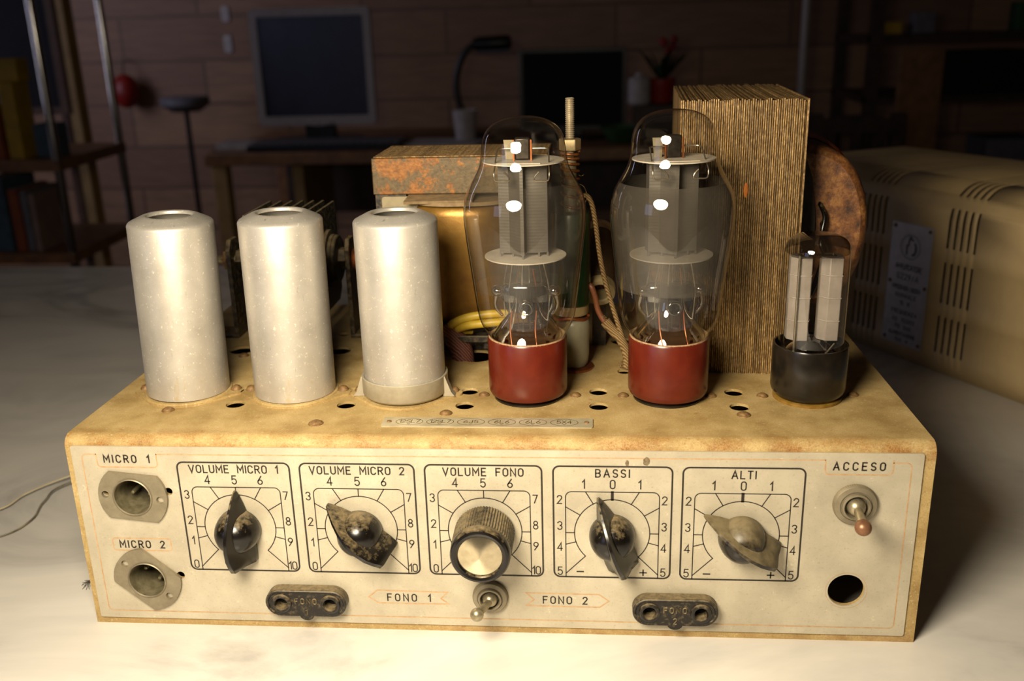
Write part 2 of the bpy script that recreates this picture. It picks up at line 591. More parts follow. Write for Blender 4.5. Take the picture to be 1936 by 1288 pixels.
        me = bpy.data.meshes.new_from_object(ob.evaluated_get(dg))
        mid = (h0 + h1) / 2
        g = {'XZ': lambda p: (p[0], mid - p[2], p[1]), 'XY': lambda p: (p[0], p[1], mid + p[2]),
             'YZ': lambda p: (mid + p[2], p[0], p[1])}[plane]
        s.add([g(v.co) for v in me.vertices], [tuple(p.vertices) for p in me.polygons])
        bpy.data.objects.remove(ob)
        bpy.data.curves.remove(cu)
        bpy.data.meshes.remove(me)
        return s

    def ribbon(s, pts, w, y, closed=False):
        """printed line of width w in the plane Y = y"""
        P = [Vector((a, b)) for a, b in pts]
        n = len(P)
        vs = []
        for i in range(n):
            if closed:
                a, b = P[i - 1], P[(i + 1) % n]
            else:
                a, b = P[max(i - 1, 0)], P[min(i + 1, n - 1)]
            d1 = (P[i] - a) if (P[i] - a).length > 1e-9 else (b - P[i])
            d2 = (b - P[i]) if (b - P[i]).length > 1e-9 else d1
            d1, d2 = d1.normalized(), d2.normalized()
            m = d1 + d2
            m = m.normalized() if m.length > 1e-6 else d1
            k = max(0.35, m.dot(d1))
            nn = Vector((-m.y, m.x)) * (w / 2 / k)
            e = Vector((0, 0))
            if not closed and i == 0:
                e = -d2 * w * 0.35
            if not closed and i == n - 1:
                e = d1 * w * 0.35
            vs += [(P[i].x + nn.x + e.x, y, P[i].y + nn.y + e.y), (P[i].x - nn.x + e.x, y, P[i].y - nn.y + e.y)]
        fs = [(2 * i, 2 * i + 1, 2 * i + 3, 2 * i + 2) for i in range(n - 1)]
        if closed:
            fs.append((2 * n - 2, 2 * n - 1, 1, 0))
        return s.add(vs, fs)

    def build(s, name, mats=None, parent=None, smooth=35, bevel=None, solid=None, label=None, bseg=2):
        me = bpy.data.meshes.new(name)
        me.from_pydata([tuple(v * S) for v in s.v], [], s.f)
        ml = s.mats or [mats]
        for m in ml:
            me.materials.append(M[m] if isinstance(m, str) else m)
        if s.mats:
            me.polygons.foreach_set('material_index', s.mi)
        me.update()
        if smooth:
            me.polygons.foreach_set('use_smooth', [True] * len(me.polygons))
            me.set_sharp_from_angle(angle=RAD(smooth))
        o = bpy.data.objects.new(name, me)
        COL.objects.link(o)
        if parent is not None:
            o.parent = parent
        if solid:
            md = o.modifiers.new('thickness', 'SOLIDIFY')
            md.thickness = solid * S
            md.offset = -1
        if bevel:
            md = o.modifiers.new('edges', 'BEVEL')
            md.width = bevel * S
            md.segments = bseg
            md.limit_method = 'ANGLE'
            md.angle_limit = RAD(40)
        if label:
            o['label'] = label
        return o


def tag(o, label, cat, group=None):
    o['label'] = label
    o['category'] = cat
    if group:
        o['group'] = group
    return o


def thing(name, label, cat, loc, rotz=0.0, group=None):
    o = bpy.data.objects.new(name, None)
    o.empty_display_size = 0.02
    COL.objects.link(o)
    o.location = W(*loc)
    o.rotation_euler = (0, 0, rotz)
    return tag(o, label, cat, group)


def struct(o):
    o['kind'] = 'structure'
    return o


def copy_part(o, parent):
    c = o.copy()
    COL.objects.link(c)
    c.parent = parent
    for ch in o.children:
        copy_part(ch, c)
    return c


def circ(x, z, r, n=32, a0=0.0):
    return [(x + r * cos(a0 + 2 * pi * k / n), z + r * sin(a0 + 2 * pi * k / n)) for k in range(n)]


def arc(x, z, rx, rz, a0, a1, n=12):
    return [(x + rx * cos(RAD(a0 + (a1 - a0) * k / n)), z + rz * sin(RAD(a0 + (a1 - a0) * k / n))) for k in range(n + 1)]


def rrect(x0, x1, z0, z1, r, n=6, corners=(1, 1, 1, 1)):
    """counter-clockwise from bottom-left; corners: bl, br, tr, tl"""
    out = []
    for (cx, cz, a, k) in ((x0, z0, 180, 0), (x1, z0, 270, 1), (x1, z1, 0, 2), (x0, z1, 90, 3)):
        if corners[k]:
            sx = r if k in (0, 3) else -r
            sz = r if k in (0, 1) else -r
            out += arc(cx + sx, cz + sz, r, r, a, a + 90, n)
        else:
            out.append((cx, cz))
    return out


def smoothpath(pts, n=8):
    """Catmull-Rom through points"""
    P = [Vector(p) for p in pts]
    P = [P[0] * 2 - P[1]] + P + [P[-1] * 2 - P[-2]]
    out = []
    for i in range(1, len(P) - 2):
        a, b, c, d = P[i - 1:i + 3]
        for k in range(n):
            t = k / n
            out.append(0.5 * ((2 * b) + (c - a) * t + (2 * a - 5 * b + 4 * c - d) * t * t + (3 * b - a - 3 * c + d) * t ** 3))
    out.append(P[-2])
    return out


# ------------------------------------------------------------------ engraver's single-line lettering
def _o(w):
    r = w / 2
    return [arc(r, 1 - r, r, r, 0, 180, 8) + arc(r, r, r, r, 180, 360, 8) + [(w, 1 - r)]]


GL = {
    'A': (0.66, [[(0, 0), (0.33, 1), (0.66, 0)], [(0.11, 0.33), (0.55, 0.33)]]),
    'B': (0.55, [[(0, 0), (0, 1), (0.3, 1)] + arc(0.3, 0.76, 0.22, 0.24, 90, -90, 8) + [(0, 0.52)],
                 [(0.3, 0.52)] + arc(0.3, 0.26, 0.25, 0.26, 90, -90, 8) + [(0, 0)]]),
    'C': (0.56, [arc(0.28, 0.72, 0.28, 0.28, 15, 180, 9) + arc(0.28, 0.28, 0.28, 0.28, 180, 345, 9)]),
    'D': (0.56, [[(0, 0), (0, 1), (0.28, 1)] + arc(0.28, 0.72, 0.28, 0.28, 90, 0, 6) + arc(0.28, 0.28, 0.28, 0.28, 0, -90, 6) + [(0, 0)]]),
    'E': (0.5, [[(0.5, 1), (0, 1), (0, 0), (0.5, 0)], [(0, 0.52), (0.42, 0.52)]]),
    'F': (0.5, [[(0.5, 1), (0, 1), (0, 0)], [(0, 0.52), (0.42, 0.52)]]),
    'G': (0.56, [arc(0.28, 0.72, 0.28, 0.28, 15, 180, 9) + arc(0.28, 0.28, 0.28, 0.28, 180, 360, 9) + [(0.56, 0.48), (0.3, 0.48)]]),
    'I': (0.0, [[(0, 0), (0, 1)]]),
    'J': (0.42, [[(0.42, 1), (0.42, 0.22)] + arc(0.21, 0.22, 0.21, 0.22, 0, -180, 8)]),
    'L': (0.48, [[(0, 1), (0, 0), (0.48, 0)]]),
    'M': (0.7, [[(0, 0), (0, 1), (0.35, 0.35), (0.7, 1), (0.7, 0)]]),
    'N': (0.58, [[(0, 0), (0, 1), (0.58, 0), (0.58, 1)]]),
    'O': (0.56, _o(0.56)),
    'P': (0.54, [[(0, 0), (0, 1), (0.28, 1)] + arc(0.28, 0.74, 0.26, 0.26, 90, -90, 8) + [(0, 0.48)]]),
    'Q': (0.56, _o(0.56) + [[(0.32, 0.22), (0.58, -0.04)]]),
    'R': (0.55, [[(0, 0), (0, 1), (0.28, 1)] + arc(0.28, 0.75, 0.25, 0.25, 90, -90, 8) + [(0, 0.5)], [(0.28, 0.5), (0.55, 0)]]),
    'S': (0.52, [arc(0.26, 0.745, 0.26, 0.255, 25, 270, 10) + arc(0.26, 0.245, 0.26, 0.245, 90, -155, 10)]),
    'T': (0.56, [[(0, 1), (0.56, 1)], [(0.28, 1), (0.28, 0)]]),
    'U': (0.56, [[(0, 1), (0, 0.28)] + arc(0.28, 0.28, 0.28, 0.28, 180, 360, 9) + [(0.56, 1)]]),
    'V': (0.64, [[(0, 1), (0.32, 0), (0.64, 1)]]),
    'W': (0.8, [[(0, 1), (0.2, 0), (0.4, 0.8), (0.6, 0), (0.8, 1)]]),
    'X': (0.58, [[(0, 0), (0.58, 1)], [(0, 1), (0.58, 0)]]),
    'Z': (0.54, [[(0, 1), (0.54, 1), (0, 0), (0.54, 0)]]),
    '0': (0.5, _o(0.5)),
    '1': (0.22, [[(0, 0.74), (0.22, 1), (0.22, 0)]]),
    '2': (0.5, [arc(0.25, 0.74, 0.25, 0.26, 170, -25, 9) + [(0, 0), (0.5, 0)]]),
    '3': (0.5, [arc(0.25, 0.76, 0.24, 0.24, 160, -90, 9) + arc(0.25, 0.26, 0.25, 0.26, 90, -160, 9)]),
    '4': (0.54, [[(0.4, 0), (0.4, 1), (0, 0.28), (0.54, 0.28)]]),
    '5': (0.5, [[(0.46, 1), (0.06, 1), (0.02, 0.55)] + arc(0.24, 0.32, 0.26, 0.32, 110, -155, 10)]),
    '6': (0.5, [[(0.42, 1), (0.06, 0.45)] + arc(0.25, 0.27, 0.25, 0.27, 150, 510, 14)]),
    '7': (0.5, [[(0, 1), (0.5, 1), (0.16, 0)]]),
    '8': (0.5, [arc(0.25, 0.76, 0.21, 0.24, -90, 270, 14), arc(0.25, 0.26, 0.25, 0.26, 90, 450, 14)]),
    '9': (0.5, [[(0.08, 0), (0.44, 0.55)] + arc(0.25, 0.73, 0.25, 0.27, -30, 330, 14)]),
    '+': (0.6, [[(0, 0.5), (0.6, 0.5)], [(0.3, 0.2), (0.3, 0.8)]]),
    '-': (0.6, [[(0, 0.5), (0.6, 0.5)]]),
    '/': (0.4, [[(0, 0), (0.4, 1)]]),
}


def text_lines(txt, cx, cz, h, width=None, track=0.3, space=0.55):
    """centre-line strokes of a word; tracking is adjusted to reach the width"""
    ws = [GL[c][0] if c != ' ' else space for c in txt]
    if width is not None:
        gaps = len(txt) - 1
        track = (width / h - sum(ws)) / max(gaps, 1)
    total = sum(ws) + track * (len(txt) - 1)
    x = -total / 2
    out = []
    for c, w in zip(txt, ws):
        if c != ' ':
            for pl in GL[c][1]:
                out.append([(cx + (x + a) * h, cz + (b - 0.5) * h) for a, b in pl])
        x += w + track
    return out


def write(mb, txt, cx, cz, h, w, y, width=None, track=0.3):
    for pl in text_lines(txt, cx, cz, h, width, track):
        mb.ribbon(pl, w, y)


# ================================================================== THE ROOM
def room():
    def st(name, x0, x1, y0, y1, z0, z1, m):
        o = MB().box(x0, x1, y0, y1, z0, z1).build(name, m, smooth=0)
        o.location = W(0, 0, 0)
        return struct(o)
    st('floor', -2600, 3200, -2200, 3350, -TABLE - 40, -TABLE, 'floor')
    st('wall_back', -2600, 3200, 3300, 3400, -TABLE, 1900, 'boards')
    st('wall_left', -2700, -2600, -2200, 3400, -TABLE, 1900, 'plaster')
    st('wall_right', 3200, 3300, -2200, 3400, -TABLE, 1900, 'plaster')


room()


# ================================================================== THE MARBLE TABLE
def marble_table():
    t = thing('marble_table', 'pale grey-veined marble work table under the amplifier', 'table', (300, 100, -TABLE))
    t.location = W(300, 100, -TABLE)
    m = MB()
    m.prism(rrect(-1150, 1250, -420, 575, 12), TABLE - 32, TABLE, 'XY')
    m.build('tabletop', 'marble', t, bevel=5, bseg=3)
    for sx in (-1050, 1150):
        for sy in (-330, 480):
            MB().box(sx - 35, sx + 35, sy - 35, sy + 35, 0, TABLE - 32).build('leg', 'darkwood', t, bevel=3)


marble_table()

# ================================================================== THE AMPLIFIER
AMP = thing('valve_amplifier', 'dusty beige amplifier with five dials on a pale lettered front panel', 'amplifier', (0, 0, 0))
AMP.location = W(0, 0, 0)
TOP = 90.0
XL, XR, YB = -2.6, 349.6, 198.0
HC = 49.2                                    # height of the dial centres
DIALS = [68.7, 120.6, 172.6, 224.8, 276.6]


def chassis():
    tops = [(x, y, 4.2) for x in (58.0, 108.4, 161.3, 219.7, 279.6) for y in (37.2, 54.4)]
    tops += [(34.2, 112, 6.2), (86.5, 111.4, 6.0), (232.4, 127, 5.6), (232, 81, 3.2), (159, 103, 9.0), (14, 150, 3.5), (100, 140, 3.5), (82, 139, 3.0)]
    m = MB()
    m.sheet([(XL, 5.8), (XR, 5.8), (XR, YB), (XL, YB)], [circ(x, y, r, 28) for x, y, r in tops], TOP - 1.2, TOP, 'XY')
    # folded front edge
    a = arc(5.8, TOP - 5, 5, 5, 90, 180, 8)
    b = arc(5.8, TOP - 5, 3.8, 3.8, 180, 90, 8)
    m.prism(a + b, XL, XR, 'YZ')
    # front wall
    holes = [circ(320.2, 24.5, 7.2, 40), circ(24.4, 63.4, 8.2, 32), circ(24.8, 23.6, 8.2, 32), circ(39.6, 65.5, 1.9, 16), circ(39.4, 25.3, 1.9, 16), circ(12.7, 64.6, 1.6, 16)]
    m.sheet([(XL, 0), (XR, 0), (XR, TOP - 5), (XL, TOP - 5)], holes, 0.8, 2.0, 'XZ')
    side = [(2.0, 0), (YB, 0), (YB, TOP - 1.2), (5.8, TOP - 1.2), (3, TOP - 3.5), (2.0, TOP - 5)]
    m.prism(side, XL, XL + 1.2, 'YZ')
    m.prism(side, XR - 1.2, XR, 'YZ')
    m.box(XL + 1.2, XR - 1.2, YB - 1.2, YB, 0, TOP - 1.2)
    m.build('chassis_shell', 'paint', AMP, smooth=30)


chassis()


def front_panel():
    holes = [circ(320.2, 24.5, 7.4, 48), circ(24.4, 63.4, 8.2, 36), circ(24.8, 23.6, 8.2, 36),
             circ(39.6, 65.5, 1.8, 16), circ(39.4, 25.3, 1.8, 16), circ(12.7, 64.6, 1.6, 16)]
    m = MB()
    m.sheet(rrect(0, 345, 3.4, 86.0, 0.8, 3), holes, 0.05, 0.8, 'XZ')
    p = m.build('front_panel', 'panel', AMP, smooth=0)
    yi = -0.02
    titles = [('VOLUME MICRO 1', 37.6), ('VOLUME MICRO 2', 39.2), ('VOLUME FONO', 32.6), ('BASSI', 13.4), ('ALTI', 9.3)]
    for i, (cx, (ttl, w)) in enumerate(zip(DIALS, titles)):
        k = MB()
        z0, z1 = 28.5, 79.2
        k.ribbon(rrect(cx - 23.8, cx + 23.8, z0, z1, 2.6), 0.72, yi, True)
        k.ribbon([(cx - 18.9, z0)] + arc(cx - 16.4, 65.4, 2.5, 2.5, 180, 90, 6) + arc(cx + 16.4, 65.4, 2.5, 2.5, 90, 0, 6) + [(cx + 18.9, z0)], 0.42, yi)
        ra = 15.3
        k.ribbon([(cx + ra * cos(RAD(a)), HC + ra * sin(RAD(a))) for a in range(225, -46, -6)] + [(cx + ra * cos(RAD(-45)), HC + ra * sin(RAD(-45)))], 0.42, yi)
        for a in (225, -45):
            sx = -1 if a == 225 else 1
            k.ribbon([(cx + ra * cos(RAD(a)), HC + ra * sin(RAD(a))), (cx + sx * 18.9, z0 + 1.6)], 0.42, yi)
        for a, q in ((196, None), (180, None), (148, None), (120, None), (90, None), (60, None), (32, None), (0, None), (-16, None)):
            c, s_ = cos(RAD(a)), sin(RAD(a))
            t = min(18.9 / abs(c) if abs(c) > 0.01 else 99, (67.9 - HC) / s_ if s_ > 0.01 else 99)
            k.ribbon([(cx + ra * c, HC + ra * s_), (cx + t * c, HC + t * s_)], 1.2 if (a == 90 and i > 2) else 0.42, yi)
        write(k, ttl, cx, 76.2, 3.3, 0.56, yi, width=w)
        if i < 3:
            top = [('4', -11.6), ('5', -0.1), ('6', 10.9)]
            sides = [('3', '7', 64.3), ('2', '8', 52.4), ('1', '9', 42.6), ('0', '10', 31.2)]
        else:
            top = [('1', -11.6), ('0', 0.1), ('1', 10.9)]
            sides = [('2', '2', 64.3), ('3', '3', 52.4), ('4', '4', 42.6), ('5', '5', 31.2)]
            write(k, '-', cx - 13.0, 31.0, 4.4, 0.6, yi)
            write(k, '+', cx + 12.9, 31.0, 4.4, 0.6, yi)
        for t_, dx in top:
            write(k, t_, cx + dx, 71.3, 3.7, 0.52, yi)
        for a_, b_, z in sides:
            write(k, a_, cx - 21.3, z, 3.6, 0.48, yi)
            write(k, b_, cx + 21.0, z, 3.6, 0.48, yi, track=0.18)
        k.build('dial_scale', 'ink', p, smooth=0, label='printed dial scale headed ' + ttl)

    def legend(txt, cx, z, h, w, width, frame, lab):
        k = MB()
        k.use('ink')
        write(k, txt, cx, z, h, w, yi, width=width)
        k.use('orange')
        for pts, closed in frame:
            k.ribbon(pts, 0.5, yi, closed)
        k.build('printed_legend', None, p, smooth=0, label=lab)
    legend('MICRO 1', 23.6, 80.4, 3.2, 0.6, 19.4, [([(10.6, 82.6)] + arc(12.4, 78.2, 1.6, 1.6, 180, 270, 4) + arc(35.0, 78.2, 1.6, 1.6, 270, 360, 4) + [(36.6, 82.6)], False)], 'black MICRO 1 lettering')
    legend('MICRO 2', 24.4, 40.2, 3.2, 0.6, 19.6, [(rrect(11.4, 37.2, 37.2, 43.0, 1.3), True)], 'black MICRO 2 lettering')
    legend('ACCESO', 320.7, 80.4, 3.2, 0.6, 19.6, [([(307.6, 83.0)] + arc(309.4, 78.4, 1.6, 1.6, 180, 270, 4) + arc(332.0, 78.4, 1.6, 1.6, 270, 360, 4) + [(333.6, 83.0)], False)], 'black ACCESO lettering')
    zc = 17.2
    legend('FONO 1', 138.8, 16.6, 3.3, 0.55, 18.4, [([(121.4, zc - 0.6), (125.4, zc + 2.8), (155.6, zc + 2.4), (152.6, zc - 0.7), (156.0, zc - 3.4), (125.6, zc - 3.5)], True)], 'FONO 1 in an arrow pointing to the plug socket')
    legend('FONO 2', 205.4, 17.0, 3.3, 0.55, 18.4, [([(223.8, zc - 0.2), (219.6, zc + 2.9), (189.0, zc + 3.0), (192.2, zc - 0.2), (189.0, zc - 3.2), (219.8, zc - 3.3)], True)], 'FONO 2 in an arrow pointing to the plug socket')
    k = MB()
    k.ribbon([(36.6, 82.6), (307.6, 83.0)], 0.45, yi)
    k.ribbon([(333.6, 82.0)] + arc(338.6, 80.0, 2.0, 2.0, 90, 0, 5) + arc(338.6, 9.0, 2.0, 2.0, 0, -90, 5) + [(40.0, 7.0)] + arc(6.4, 9.0, 2.0, 2.0, 270, 180, 5) + arc(6.4, 80.4, 2.0, 2.0, 180, 90, 5) + [(10.6, 82.4)], 0.45, yi)
    k.ribbon(circ(320.2, 24.5, 8.3, 48), 0.16, yi, True)
    k.build('border_line', 'orange', p, smooth=0, label='faded orange border line')
    # scuffed black marks above the BASSI dial
    k = MB()
    for (x, z, a, b) in ((238.2, 81.6, 1.5, 2.1), (230.6, 80.8, 0.8, 1.5)):
        k.add([(x + a * cos(q) * (0.8 + 0.3 * random.random()), yi - 0.01, z + b * sin(q) * (0.8 + 0.3 * random.random())) for q in [2 * pi * j / 14 for j in range(14)]], [tuple(range(14))])
    k.build('smudge', simple('grey_smudge', '#5a4c38', '#7d6d52', 900, 0.7), p, smooth=0, label='dark smudges')


front_panel()


def pointer_knob(cx, ang, mat, lab):
    """chicken-head knob: round skirt and dome with a high blade that tapers to a pointer"""
    m = MB()
    a = RAD(ang)
    # knob frame: x along the pointer, y across, z out of the panel
    m.T = Matrix.Translation((cx, 0, HC)) @ Matrix(((cos(a), -sin(a), 0, 0), (0, 0, -1, 0), (sin(a), cos(a), 0, 0), (0, 0, 0, 1)))
    # domed body
    m.lathe([(0, 0.4), (8.9, 0.4), (9.3, 0.9), (9.4, 3.0), (9.0, 6.0), (8.1, 8.6), (6.7, 10.8), (4.9, 12.4), (2.6, 13.3), (0, 13.6)], 40)
    # blade
    st = [(-15.0, 0.6, 6.2, 11.4, 1.2), (-14.6, 0.5, 6.6, 12.6, 1.3), (-11, 0.5, 6.8, 15.2, 1.1), (-7, 0.5, 6.6, 17.4, 1.0), (-2, 0.5, 6.2, 18.4, 0.9), (3, 0.5, 5.2, 17.8, 0.8),
          (8, 0.5, 3.8, 15.2, 0.7), (12, 0.6, 2.6, 11.6, 0.6), (15.5, 0.9, 1.4, 7.4, 0.5), (18.0, 1.4, 0.5, 3.8, 0.3)]
    vs, fs, nr = [], [], 10
    for (x, b, w, h, wt) in st:
        mid = b + (h - b) * 0.52
        wm = wt + (w - wt) * 0.40
        sec = [(-w, b), (-w * 0.98, b + (h - b) * 0.18), (-wm, mid), (-wt, h - 0.5), (-wt * 0.7, h), (wt * 0.7, h), (wt, h - 0.5), (wm, mid), (w * 0.98, b + (h - b) * 0.18), (w, b)]
        vs += [(x, y, z) for y, z in sec]
    for i in range(len(st) - 1):
        for k in range(nr):
            k2 = (k + 1) % nr
            fs.append((i * nr + k, (i + 1) * nr + k, (i + 1) * nr + k2, i * nr + k2))
    fs.append(tuple(range(nr)))
    fs.append(tuple((len(st) - 1) * nr + k for k in range(nr))[::-1])
    m.add(vs, fs)
    o = m.build('pointer_knob', mat, AMP, smooth=42, label=lab)
    return o


pointer_knob(DIALS[0], 89, 'bakelite', 'black pointer knob turned straight up to 5')
pointer_knob(DIALS[1], 136, 'bakelite', 'black pointer knob turned to between 3 and 4')
pointer_knob(DIALS[3], 109, 'bakelite', 'black pointer knob turned just left of 0')
pointer_knob(DIALS[4], 147, 'bakelite_dusty', 'dust-greyed pointer knob turned left to 2')


def round_knob():
    cx, n = DIALS[2], 64
    prof = [(11.4, 0.5), (12.4, 1.2), (12.3, 15.0), (12.0, 16.2)]
    m = MB()
    vs, fs = [], []
    for r, h in prof:
        for k in range(2 * n):
            rr = r - (0.45 if k % 2 else 0.0) * (1 if h < 16 else 0.3)
            a = pi * k / n
            vs.append((cx + rr * cos(a), -h, HC + rr * sin(a)))
    for i in range(len(prof) - 1):
        for k in range(2 * n):
            k2 = (k + 1) % (2 * n)
            fs.append((i * 2 * n + k, i * 2 * n + k2, (i + 1) * 2 * n + k2, (i + 1) * 2 * n + k))
    m.add(vs, fs)
    m.lathe([(0, 0.5), (11.4, 0.5)], 48, (cx, 0, HC), 'Y')
    m.lathe([(12.0, 16.2), (12.1, 17.2), (12.0, 19.4), (11.4, 20.4), (10.4, 20.8), (9.3, 20.5), (8.9, 19.6), (0, 19.4)], 64, (cx, 0, HC), 'Y')
    k = m.build('round_knob', 'bakelite', AMP, smooth=30, label='round fluted black knob with a metal face')
    MB().lathe([(8.85, 19.4), (8.8, 19.7), (0.5, 21.6), (0, 21.65)], 64, (cx, 0, HC), 'Y').build('face_disc', 'silver', k, label='bright spun metal disc')


round_knob()


def toggle(cx, cz, r, tip, lab, ballm):
    m = MB()
    # knurled ring nut
    n = 60
    prof = [(r, 0.0), (r, 1.5), (r - 0.6, 2.2), (r * 0.72, 2.6)]
    vs, fs = [], []
    for rr, h in prof:
        for k in range(2 * n):
            q = rr - (0.18 if k % 2 and h < 2 else 0)
            vs.append((cx + q * cos(pi * k / n), -h, cz + q * sin(pi * k / n)))
    for i in range(len(prof) - 1):
        for k in range(2 * n):
            k2 = (k + 1) % (2 * n)
            fs.append((i * 2 * n + k, i * 2 * n + k2, (i + 1) * 2 * n + k2, (i + 1) * 2 * n + k))
    m.add(vs, fs)
    m.lathe([(r * 0.72, 2.6), (r * 0.70, 2.2), (r * 0.66, 2.2), (r * 0.64, 3.6), (r * 0.56, 3.8), (r * 0.52, 3.4), (r * 0.50, 0.4), (0, 0.4)], 48, (cx, 0, cz), 'Y')
    o = m.build('toggle_switch', 'zinc', AMP, smooth=40, label=lab)
    k = MB()
    k.ball(r * 0.42, (cx, -2.6, cz), 24, 14)
    p0, p1 = Vector((cx, -4.5, cz)), Vector(tip)
    d = (p1 - p0)
    vs = [p0 + d * t for t in (0, 0.25, 0.5, 0.75, 1)]
    k.tube(vs, r * 0.19, 16, r * 0.24)
    k.build('lever', 'nickel', o, smooth=60)
    MB().ball(r * 0.37, tip, 24, 14).build('lever_tip', ballm, o, smooth=180)


toggle(173.9, 18.4, 7.6, (169.8, -15.0, 19.2), 'toggle switch between the FONO arrows, lever leaning left', 'nickel')
toggle(320.2, 64.2, 8.7, (319.6, -15.5, 62.2), 'toggle switch under ACCESO with a reddish-tipped lever', simple('reddish_tip', '#7a543c', '#8d674b', 400, 0.4, 0.5))


def mic_jack(cx, cz, ang, lab):
    m = MB()
    a = RAD(ang)
    r, hw = 14.9, 10.6
    q = math.degrees(math.asin(hw / r))
    out = arc(0, 0, r, r, -q, q, 10) + arc(0, 0, r, r, 180 - q, 180 + q, 10)
    rot = lambda p: (cx + p[0] * cos(a) - p[1] * sin(a), cz + p[0] * sin(a) + p[1] * cos(a))
    holes = [[rot(p) for p in circ(0, 0, 8.0, 40)], [rot(p) for p in circ(-11.8, 0, 1.6, 18)], [rot(p) for p in circ(11.8, 0, 1.6, 18)]]
    m.sheet([rot(p) for p in out], holes, -1.5, -0.15, 'XZ')
    m.lathe([(8.0, 1.5), (8.5, 2.0), (8.1, 2.3), (7.8, 1.7)], 48, (cx, 0, cz), 'Y')
    j = m.build('microphone_jack', 'zinc', AMP, smooth=35, label=lab)
    MB().lathe([(7.8, 1.6), (7.7, -17.0), (7.2, -17.4)], 48, (cx, 0, cz), 'Y').build('cup', 'cupin', j)
    MB().lathe([(7.7, -16.0), (7.0, -16.3), (0, -16.4)], 40, (cx, 0, cz), 'Y').build('insulator_disc', 'darkcard', j)
    for k in range(3):
        b = RAD(ang + 90 + 120 * k)
        MB().lathe([(0.0, -6.0), (0.7, -6.4), (0.9, -7.2), (0.9, -16.4)], 14, (cx + 4.3 * cos(b), 0, cz + 4.3 * sin(b)), 'Y').build('contact_pin', 'cupin', j)


mic_jack(24.4, 63.4, -6, 'round microphone socket on a flat-sided plate under MICRO 1')
mic_jack(24.8, 23.6, -41, 'round microphone socket on a tilted flat-sided plate under MICRO 2')


def phono_socket(cx, cz, num):
    m = MB()
    hw, r = 17.6, 6.4
    out = arc(cx + hw - r, cz, r, r, -90, 90, 12) + arc(cx - hw + r, cz, r, r, 90, 270, 12)
    # small round tab under the middle
    out += [(cx - 3.4, cz - r)] + arc(cx, cz - r + 0.6, 3.2, 2.6, 190, 350, 8) + [(cx + 3.4, cz - r)]
    holes = [circ(cx - 10.6, cz - 0.2, 2.6, 24), circ(cx + 10.6, cz - 0.2, 2.6, 24)]
    m.sheet(out, holes, -4.4, -0.1, 'XZ')
    # raised rim and hole collars
    ri = r - 0.8
    rim = arc(cx + hw - r, cz, ri, ri, -60, 90, 12) + arc(cx - hw + r, cz, ri, ri, 90, 240, 12)
    m.tube([(x, -4.3, z) for x, z in rim], 0.75, 8)
    o = m.build('phono_socket', 'socket_black', AMP, smooth=40, bevel=0.5, label='black two-hole phono socket moulded FONO ' + num)
    for sx in (-10.6, 10.6):
        MB().lathe([(2.9, 0.35), (0, 0.4)], 24, (cx + sx, 0, cz - 0.2), 'Y').build('hole_shade', 'blackvoid', o, smooth=0)  # black disc stands in for the dark depth of the hole
        MB().lathe([(2.6, 0.5), (2.6, 4.4), (2.9, 5.3), (3.5, 5.5), (4.2, 5.2), (4.4, 4.3)], 32, (cx + sx, 0, cz - 0.2), 'Y').build('contact_collar', 'socket_black', o, smooth=50)
    k = MB()
    for txt, z, h, w in (('FONO', cz + 0.9, 2.5, 9.2), (num, cz - 4.3, 2.6, None)):
        for pl in text_lines(txt, cx, z, h, w):
            k.tube([(a, -4.4, b) for a, b in pl], 0.32, 6)
    k.build('moulded_lettering', dusty('raised_lettering', '#382f21', '#80704f', 0.4, 500, (0.3, 0.9)), o, smooth=60)


phono_socket(95.0, 15.6, '1')
phono_socket(251.0, 15.2, '2')


def top_screws():
    pts = [(30.2, 29.6, 1), (100.5, 16.1, 1.15), (154.2, 28.0, 1), (280.0, 28.2, 1.05), (291.3, 50, .9), (330.5, 51.8, .9), (268.9, 49.6, .9), (230.5, 49.6, .9), (209.4, 49.6, .9),
           (168.4, 49.6, .9), (38.6, 102.9, 1)]
    for x, y, k in pts:
        m = MB()
        r = 2.25 * k
        m.lathe([(r * 1.25, 0), (r * 1.2, 0.4), (r, 0.5), (r * 0.92, 0.9), (r * 0.6, 1.3), (0.4, 1.45), (0, 1.45)], 24, (x, y, TOP))
        m.build('screw', 'screw', AMP, smooth=60)
    # name strip with the valve types
    s = MB()
    s.sheet(rrect(128.8, 217.0, 12.9, 22.6, 0.8, 3), [], TOP + 0.02, TOP + 0.5, 'XY')
    st = s.build('type_strip', 'strip', AMP, smooth=0, label='narrow bright metal strip listing valve types')
    k = MB()
    k.T = Matrix.Rotation(RAD(-90), 4, 'X')
    names = ['12SL7', '12SL7', '6J5', '6L6', '6L6', '5X4']
    for i, nme in enumerate(names):
        cx = 140.2 + i * 13.0
        cy = 17.9
        kk = MB()
        write(kk, nme, cx, cy + 0.4, 3.1, 0.34, 0, width=8.6 if len(nme) > 3 else 6.0)
        kk.ribbon([(cx + 5.7 * cos(2 * pi * j / 36), cy + 3.4 * sin(2 * pi * j / 36)) for j in range(36)], 0.26, 0, True)
        kk.ribbon([(cx - 0.6, cy - 1.9), (cx, cy - 2.6), (cx + 0.6, cy - 1.9)], 0.26, 0)
        k.add([(v.x, -(TOP + 0.53), v.z) for v in kk.v], kk.f)
    k.build('strip_lettering', 'stripink', st, smooth=0)
    for x in (131.6, 214.4):
        MB().lathe([(1.1, 0.4), (0.9, 0.9), (0, 1.1)], 16, (x, 17.8, TOP)).build('rivet', 'screw', st)


top_screws()


